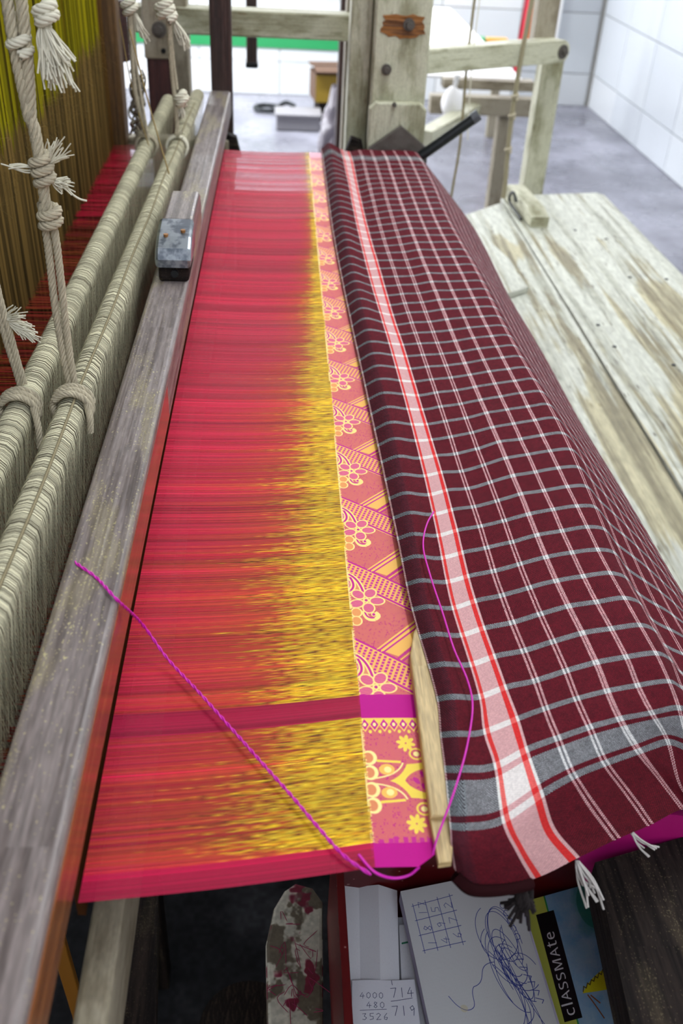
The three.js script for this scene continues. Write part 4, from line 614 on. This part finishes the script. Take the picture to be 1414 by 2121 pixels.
{
  // a sheet from four corners (far left, far right, near right, near left) with a slight wave
  const sheet = (c, thick, wave = 0) => {
    const n = 10, pos = [], uv = [], idx = []; const layer = (dy) => { for (let j = 0; j <= n; j++) for (let i = 0; i <= n; i++) { const u = i / n, v = j / n, p = c[0].clone().lerp(c[1], u).lerp(c[3].clone().lerp(c[2], u), v); pos.push(p.x, p.y + dy + wave * Math.sin(u * 7) * Math.cos(v * 3), p.z); uv.push(u, 1 - v); } };
    layer(0); layer(-thick); const N = (n + 1) * (n + 1);
    for (let j = 0; j < n; j++) for (let i = 0; i < n; i++) { const a = j * (n + 1) + i, b = a + n + 1; idx.push(a, b, a + 1, a + 1, b, b + 1, N + a, N + a + 1, N + b, N + a + 1, N + b + 1, N + b); }
    const edge = (f) => { for (let k = 0; k < n; k++) { const a = f(k), b = f(k + 1); idx.push(a, b, N + a, b, N + b, N + a); } }; edge((k) => k); edge((k) => n * (n + 1) + k); edge((k) => k * (n + 1)); edge((k) => k * (n + 1) + n);
    const g = new THREE.BufferGeometry(); g.setAttribute('position', new THREE.Float32BufferAttribute(pos, 3)); g.setAttribute('uv', new THREE.Float32BufferAttribute(uv, 2)); g.setIndex(idx); const f = g.toNonIndexed(); f.computeVertexNormals(); return f;
  };
  const Q = (y, ...p) => p.map(([a, b]) => P(a, b, y)), YB = 0.585, YP = 0.5;
  // dark red box
  const tl = P(704, 1812, YB), x0 = tl.x, x1 = P(1330, 2210, YP).x + 0.008, zf = tl.z - 0.045, zn = -0.06, red = std({ map: tex(256, 256, (u, v) => { const b = fbm(u * 10, v * 10, 10, 10, 4), f = vnoise(u * 90, v * 90, 90, 90); return f > 0.965 ? [190, 160, 150] : mix3([112, 22, 24], [80, 14, 18], b); }, 0.3, 0.3), roughness: 0.4 });
  const bx = thing('red_box', 'dark red open box of papers below the near edge of the silk', 'box');
  part('side_panel', box(0.006, 0.13, zn - zf, x0, YB - 0.065, (zn + zf) / 2, 0.001), red, bx); part('side_panel', box(0.006, 0.13, zn - zf, x1, YB - 0.065, (zn + zf) / 2, 0.001), red, bx);
  part('back_panel', box(x1 - x0, 0.13, 0.006, (x0 + x1) / 2, YB - 0.065, zf, 0.001), red, bx); part('front_panel', box(x1 - x0, 0.13, 0.006, (x0 + x1) / 2, YB - 0.065, zn, 0.001), red, bx); part('bottom_panel', box(x1 - x0, 0.006, zn - zf, (x0 + x1) / 2, YB - 0.128, (zn + zf) / 2, 0.001), red, bx);
  for (let i = 0; i < 2; i++) part('bearer', box(0.03, YB - 0.131, 0.03, i ? x1 - 0.03 : x0 + 0.03, (YB - 0.131) / 2, -0.2, 0.002, 1), M.oldDark, bx);
  // loose papers
  const white = (f, w = 640, h = 900, c = '#dfe2e6', dots = false) => std({ map: canvasTex(w, h, (g) => { paperBase(g, w, h, c, dots); f && f(g, w, h); }), roughness: 0.8 });
  const stack = thing('paper_stack', 'pile of plain white sheets lying at the bottom of the red box', 'papers'); part('sheets', sheet(Q(YP - 0.004, [718, 1900], [890, 1900], [940, 2200], [724, 2200]), 0.03), white(null, 512, 512, '#c9ccd2'), stack);
  const fold = thing('folded_paper', 'white sheet with fold creases lying along the red side of the box', 'paper');
  { const c = Q(YP + 0.004, [704, 1832], [822, 1846], [828, 2090], [706, 2090]), n = 3, gs = []; const hs = [0.004, 0.0, 0.006, 0.001]; for (let k = 0; k < n; k++) { const a = c[0].clone().lerp(c[1], k / n), b = c[0].clone().lerp(c[1], (k + 1) / n), d = c[3].clone().lerp(c[2], (k + 1) / n), e = c[3].clone().lerp(c[2], k / n); a.y += hs[k]; e.y += hs[k]; b.y += hs[k + 1]; d.y += hs[k + 1]; gs.push(sheet([a, b, d, e], 0.0008)); } part('folded_sheet', gs, white(null, 512, 512, '#e2e5ea'), fold); }
  const pr = thing('ruled_paper', 'white paper strip with a short green mark between the folded sheet and the notebook', 'paper'); part('sheet', sheet(Q(YP + 0.002, [826, 1916], [866, 1912], [905, 2180], [838, 2180]), 0.0008), white((g, w, h) => { g.strokeStyle = '#2a7a5a'; g.lineWidth = 9; g.beginPath(); g.moveTo(w * 0.1, h * 0.16); g.lineTo(w * 0.95, h * 0.14); g.stroke(); }, 256, 600, '#d6d9de'), pr);
  const note = thing('paper_note', 'white paper slip with handwritten sums 4000, 480 and 714', 'note');
  part('slip', sheet(Q(YP + 0.011, [729, 2031], [858, 2029], [880, 2200], [728, 2200]), 0.0008, 0.0006), white((g, w, h) => { g.strokeStyle = '#3a4266'; g.lineWidth = 5; digits(g, '4000', w * 0.12, h * 0.16, w * 0.075, h * 0.075, 1.3); digits(g, '480', w * 0.22, h * 0.28, w * 0.075, h * 0.075, 1.35); g.beginPath(); g.moveTo(w * 0.12, h * 0.385); g.lineTo(w * 0.52, h * 0.37); g.stroke(); digits(g, '3526', w * 0.15, h * 0.42, w * 0.08, h * 0.08, 1.3); g.lineWidth = 6; digits(g, '714', w * 0.6, h * 0.1, w * 0.1, h * 0.12, 1.3); g.beginPath(); g.moveTo(w * 0.6, h * 0.27); g.lineTo(w * 0.93, h * 0.235); g.stroke(); digits(g, '719', w * 0.6, h * 0.33, w * 0.1, h * 0.12, 1.3); g.beginPath(); g.moveTo(w * 0.63, 0); g.lineTo(w * 0.64, h * 0.06); g.stroke(); }, 640, 840, '#dde0e8'), note);
  // scribbled notebook
  const YN = YP + 0.022, nb = thing('scribbled_notebook', 'pale notebook with a number grid and blue scribbles on its page', 'notebook');
  const pc = Q(YN, [829, 1846], [1056, 1800], [1178, 2200], [906, 2200]);
  part('page', sheet(pc, 0.0008), white((g, w, h) => {
    g.strokeStyle = INK; g.lineWidth = 5; // number grid, turned as the book lies
    const G = (u, v) => [w * (0.08 + 0.33 * u + 0.01 * v), h * (0.11 + 0.27 * v - 0.02 * u + 0.01 * v)];
    for (let k = 0; k < 4; k++) { g.beginPath(); g.moveTo(...G(k / 3, -0.05)); g.lineTo(...G(k / 3, 1.06)); g.stroke(); g.beginPath(); g.moveTo(...G(-0.04, k / 3)); g.lineTo(...G(1.08, k / 3)); g.stroke(); }
    const N = [['1', '7', 0.12, 0.1], ['5', '', 0.45, 0.1], ['2', '', 0.8, 0.08], ['8', '', 0.14, 0.45], ['9', '', 0.5, 0.45], ['7', '', 0.83, 0.42], ['1', '', 0.16, 0.78], ['4', '', 0.5, 0.78], ['6', '', 0.83, 0.74]];
    for (const [a, b, u, v] of N) { g.save(); g.translate(...G(u, v)); g.rotate(-1.45); g.lineWidth = 4; digits(g, a + b, -w * 0.06, 0, w * 0.055, h * 0.05); g.restore(); }
    g.lineWidth = 5; for (let k = 0; k < 15; k++) { g.beginPath(); const cx = w * rr(0.72, 0.88), cy = h * rr(0.35, 0.62); g.ellipse(cx, cy, w * rr(0.07, 0.17), h * rr(0.1, 0.22), rr(-0.35, -0.05), rr(0, 3), rr(4, 7.5)); g.stroke(); }
    for (let k = 0; k < 7; k++) { g.beginPath(); g.moveTo(w * rr(0.6, 0.8), h * rr(0.4, 0.55)); g.bezierCurveTo(w * rr(0.6, 0.9), h * 0.7, w * rr(0.7, 0.95), h * 0.8, w * rr(0.5, 0.98), h * rr(0.8, 0.99)); g.stroke(); }
    g.beginPath(); g.moveTo(w * 0.64, h * 0.5); g.bezierCurveTo(w * 0.46, h * 0.5, w * 0.56, h * 0.6, w * 0.42, h * 0.62); g.bezierCurveTo(w * 0.36, h * 0.66, w * 0.44, h * 0.74, w * 0.32, h * 0.74); g.bezierCurveTo(w * 0.25, h * 0.73, w * 0.22, h * 0.68, w * 0.2, h * 0.66); g.stroke();
    g.lineWidth = 5; for (let k = 0; k < 5; k++) { const y = h * (0.2 + 0.045 * k), x = w * (0.84 + 0.012 * k); g.beginPath(); g.arc(x, y, w * 0.022, k, k + 4.6); g.stroke(); } for (let k = 0; k < 6; k++) { const y = h * (0.5 + 0.04 * k), x = w * (0.85 + 0.014 * k); g.beginPath(); g.moveTo(x - w * 0.03, y); g.lineTo(x + w * 0.03, y + h * 0.006 * (k % 3)); g.lineTo(x + w * 0.01, y + h * 0.028); g.stroke(); }
    g.fillStyle = '#c9b884'; g.globalAlpha = 0.4; g.beginPath(); g.ellipse(w * 0.3, h * 0.73, w * 0.03, h * 0.02, 0, 0, 7); g.fill();
  }, 1024, 1400, '#ccd0d2', true), nb);
  const pagesM = std({ map: tex(32, 256, (u, v) => { const k = 0.8 + 0.25 * hash(3, Math.floor(v * 128)); return [196 * k, 194 * k, 218 * k]; }, 0.05, 0.012), roughness: 0.85 });
  { const a = pc.map((p) => p.clone().add(V(0, -0.001, 0))); a[1].x += 0.002; a[2].x += 0.002; part('page_block', boxUV(sheet(a, 0.012), 2), pagesM, nb); }
  // notebook with printed cover
  const YK = YP + 0.002, cb = thing('covered_notebook', 'notebook with yellow edge, black name label and painted blue cover', 'notebook'), kc = Q(YK, [1040, 1880], [1226, 1828], [1330, 2210], [1140, 2260]);
  part('page_block', sheet(kc.map((p) => p.clone().add(V(0, -0.0015, 0))), 0.01), pagesM, cb);
  const cw = 1024, ch = 1536; part('cover', sheet(kc, 0.0012), std({ map: canvasTex(cw, ch, (g) => {
    g.fillStyle = '#7fb2d8'; g.fillRect(0, 0, cw, ch); for (let i = 0; i < 500; i++) { g.globalAlpha = 0.06; g.fillStyle = ['#3f78c0', '#bfd0e0', '#2e8f80', '#d8d8e0'][i % 4]; g.beginPath(); const t = i % 4 === 2; g.ellipse(t ? rr(800, 1020) : rr(480, 1024), t ? rr(0, 420) : rr(0, 1536), rr(30, 130), rr(30, 120), 0, 0, 7); g.fill(); } g.globalAlpha = 1;
    g.fillStyle = '#1f7f66'; g.globalAlpha = 0.6; g.beginPath(); g.ellipse(980, 190, 190, 230, 0, 0, 7); g.fill(); g.globalAlpha = 1;
    g.fillStyle = '#cdd45c'; g.fillRect(0, 0, 460, ch); g.fillStyle = '#2f9a50'; g.fillRect(460, 0, 16, ch);
    g.fillStyle = '#d8d020'; g.beginPath(); g.moveTo(600, 900); g.quadraticCurveTo(760, 760, 1024, 740); g.lineTo(1024, 930); g.quadraticCurveTo(800, 920, 600, 900); g.fill(); g.strokeStyle = '#5a5018'; g.lineWidth = 10; g.beginPath(); g.moveTo(610, 890); for (let k = 0; k < 16; k++) g.lineTo(630 + k * 25, 850 - k * 9 + (k % 2) * 26); g.stroke(); g.strokeStyle = '#8a4a20'; g.lineWidth = 12; g.beginPath(); g.moveTo(650, 920); g.lineTo(700, 1010); g.lineTo(760, 1130); g.moveTo(680, 930); g.lineTo(760, 1010); g.stroke();
    g.fillStyle = '#0c0c0e'; g.fillRect(330, 150, 200, 930); g.save(); g.translate(468, 1050); g.rotate(-Math.PI / 2); g.fillStyle = '#e8e8ec'; g.font = '600 150px sans-serif'; let x = 0; for (const [c, s] of [['c', 150], ['l', 165], ['A', 135], ['S', 135], ['S', 135], ['M', 135], ['A', 135], ['t', 160], ['e', 150]]) { g.font = s + 'px sans-serif'; g.fillText(c, x, 0); x += g.measureText(c).width + 7; } g.restore();
  }), roughness: 0.45 }), cb);
  // dark boards and painted plank end
  const dk = thing('dark_board', 'dark scratched wooden board right of the papers under the checked cloth', 'board');
  { const c = Q(0.675, [1232, 1786], [1480, 1715], [1560, 2250], [1335, 2250]); part('board_top', boxUV(sheet(c, 0.03), 2), M.oldDark, dk); for (const [x, z] of [[c[1].x - 0.02, c[1].z + 0.03], [c[2].x - 0.02, c[2].z - 0.02]]) part('leg', box(0.035, 0.645, 0.035, x, 0.3225, z, 0.003, 1), M.oldDark, dk); }
  const pk = thing('plank_end', 'rounded plank end with flaking white paint left of the red box', 'plank');
  const pts = Q(0.45, [612, 1832], [648, 1842], [668, 1870], [670, 2260], [556, 2260], [550, 1960], [566, 1885], [588, 1848]), s = new THREE.Shape(pts.map((p) => new THREE.Vector2(p.x, -p.z))), g = new THREE.ExtrudeGeometry(s, { depth: 0.024, bevelEnabled: true, bevelThickness: 0.003, bevelSize: 0.003, bevelOffset: -0.003, bevelSegments: 2 }); g.rotateX(-Math.PI / 2); g.translate(0, 0.426, 0);
  const fleck = tex(512, 512, (u, v) => { const b = fbm(u * 5, v * 5, 5, 5, 5), gch = fbm(u * 12 + 4, v * 12, 12, 12, 3), f = fbm(u * 50, v * 50, 50, 50, 2); let c = mix3([92, 84, 68], [178, 176, 160], smooth(0.5, 0.56, b)); c = mix3(c, [110, 20, 44], smooth(0.62, 0.7, gch)); const k = 0.85 + 0.3 * f; return [c[0] * k, c[1] * k, c[2] * k]; }, 0.16, 0.16);
  part('plank_body', boxUV(g, 2), std({ map: fleck, roughness: 0.8 }), pk); { const fz = []; for (let i = 0; i < 26; i++) { const a = V(rr(0.004, 0.036), 0.4525, rr(-0.46, -0.37)); fz.push(tube([a, a.clone().add(V(rr(-0.01, 0.01), 0.002, rr(-0.012, 0.012))), a.clone().add(V(rr(-0.016, 0.016), 0, rr(-0.02, 0.02)))], 0.0003, 8, 4)); } part('thread_scraps', fz, std({ color: 0x8a1446, roughness: 0.8 }), pk).userData.kind = 'stuff'; }
  part('leg', box(0.03, 0.425, 0.03, 0.018, 0.2125, -0.4, 0.002, 1), M.oldDark, pk); part('leg', box(0.03, 0.425, 0.03, 0.018, 0.2125, -0.3, 0.002, 1), M.oldDark, pk);
  const mat = thing('floor_shade_sheet', 'dark mottled sheet added for the shade on the floor under the loom', 'mat'); part('shade_sheet_body', boxUV(new RoundedBoxGeometry(1.1, 0.008, 1.68, 2, 0.003), 0).translate(-0.21, 0.004, -0.885), std({ map: tex(512, 512, (u, v) => { const b = fbm(u * 7, v * 7, 7, 7, 5), f = vnoise(u * 160, v * 160, 160, 160); const c = mix3([40, 42, 44], [72, 74, 78], smooth(0.35, 0.7, b)); const k = 0.85 + 0.3 * f; return [c[0] * k, c[1] * k, c[2] * k]; }, 0.9, 0.9), roughness: 0.9, sheen: 0, specularIntensity: 0.2 }), mat);  // added dark sheet; the shade under the loom is put into its colour
  const td = thing('foot_treadle', 'dark wooden treadle board hanging low beside the beater rail', 'treadle'); { const c = Q(0.3, [262, 1700], [330, 1700], [320, 2300], [232, 2300]); part('treadle_board', boxUV(sheet(c, 0.02), 2), M.oldDark, td); for (const z of [c[0].z + 0.02, c[3].z - 0.02]) part('foot', box(0.03, 0.28, 0.03, (c[0].x + c[1].x) / 2, 0.14, z, 0.002, 1), M.oldDark, td); }
  const sl = thing('bamboo_strip', 'thin yellow bamboo strip standing under the near end of the dark rail', 'strip'); part('strip_body', beam(V(-0.17, 0.0, -0.47), V(-0.17, 0.6, -0.42), 0.012, 0.006, 0.001), std({ color: 0x8a5a10, roughness: 0.5 }), sl); part('node', beam(V(-0.17, 0.3, -0.4445), V(-0.17, 0.308, -0.444), 0.014, 0.008, 0.001), std({ color: 0x5a3a0c, roughness: 0.6 }), sl);
  const st = thing('round_stool', 'dim round seat on the dark floor under the silk', 'stool', [P(512, 2130, 0.2).x, 0, P(512, 2130, 0.2).z]); part('seat', cyl(0.05, 0.05, 0.02, 0, 0.19, 0, 'y', 40), M.oldDark, st); for (let k = 0; k < 3; k++) part('leg', cyl(0.009, 0.009, 0.18, Math.cos(k * 2.1) * 0.03, 0.09, Math.sin(k * 2.1) * 0.03), M.oldDark, st);
}
renderer.render(scene, camera);
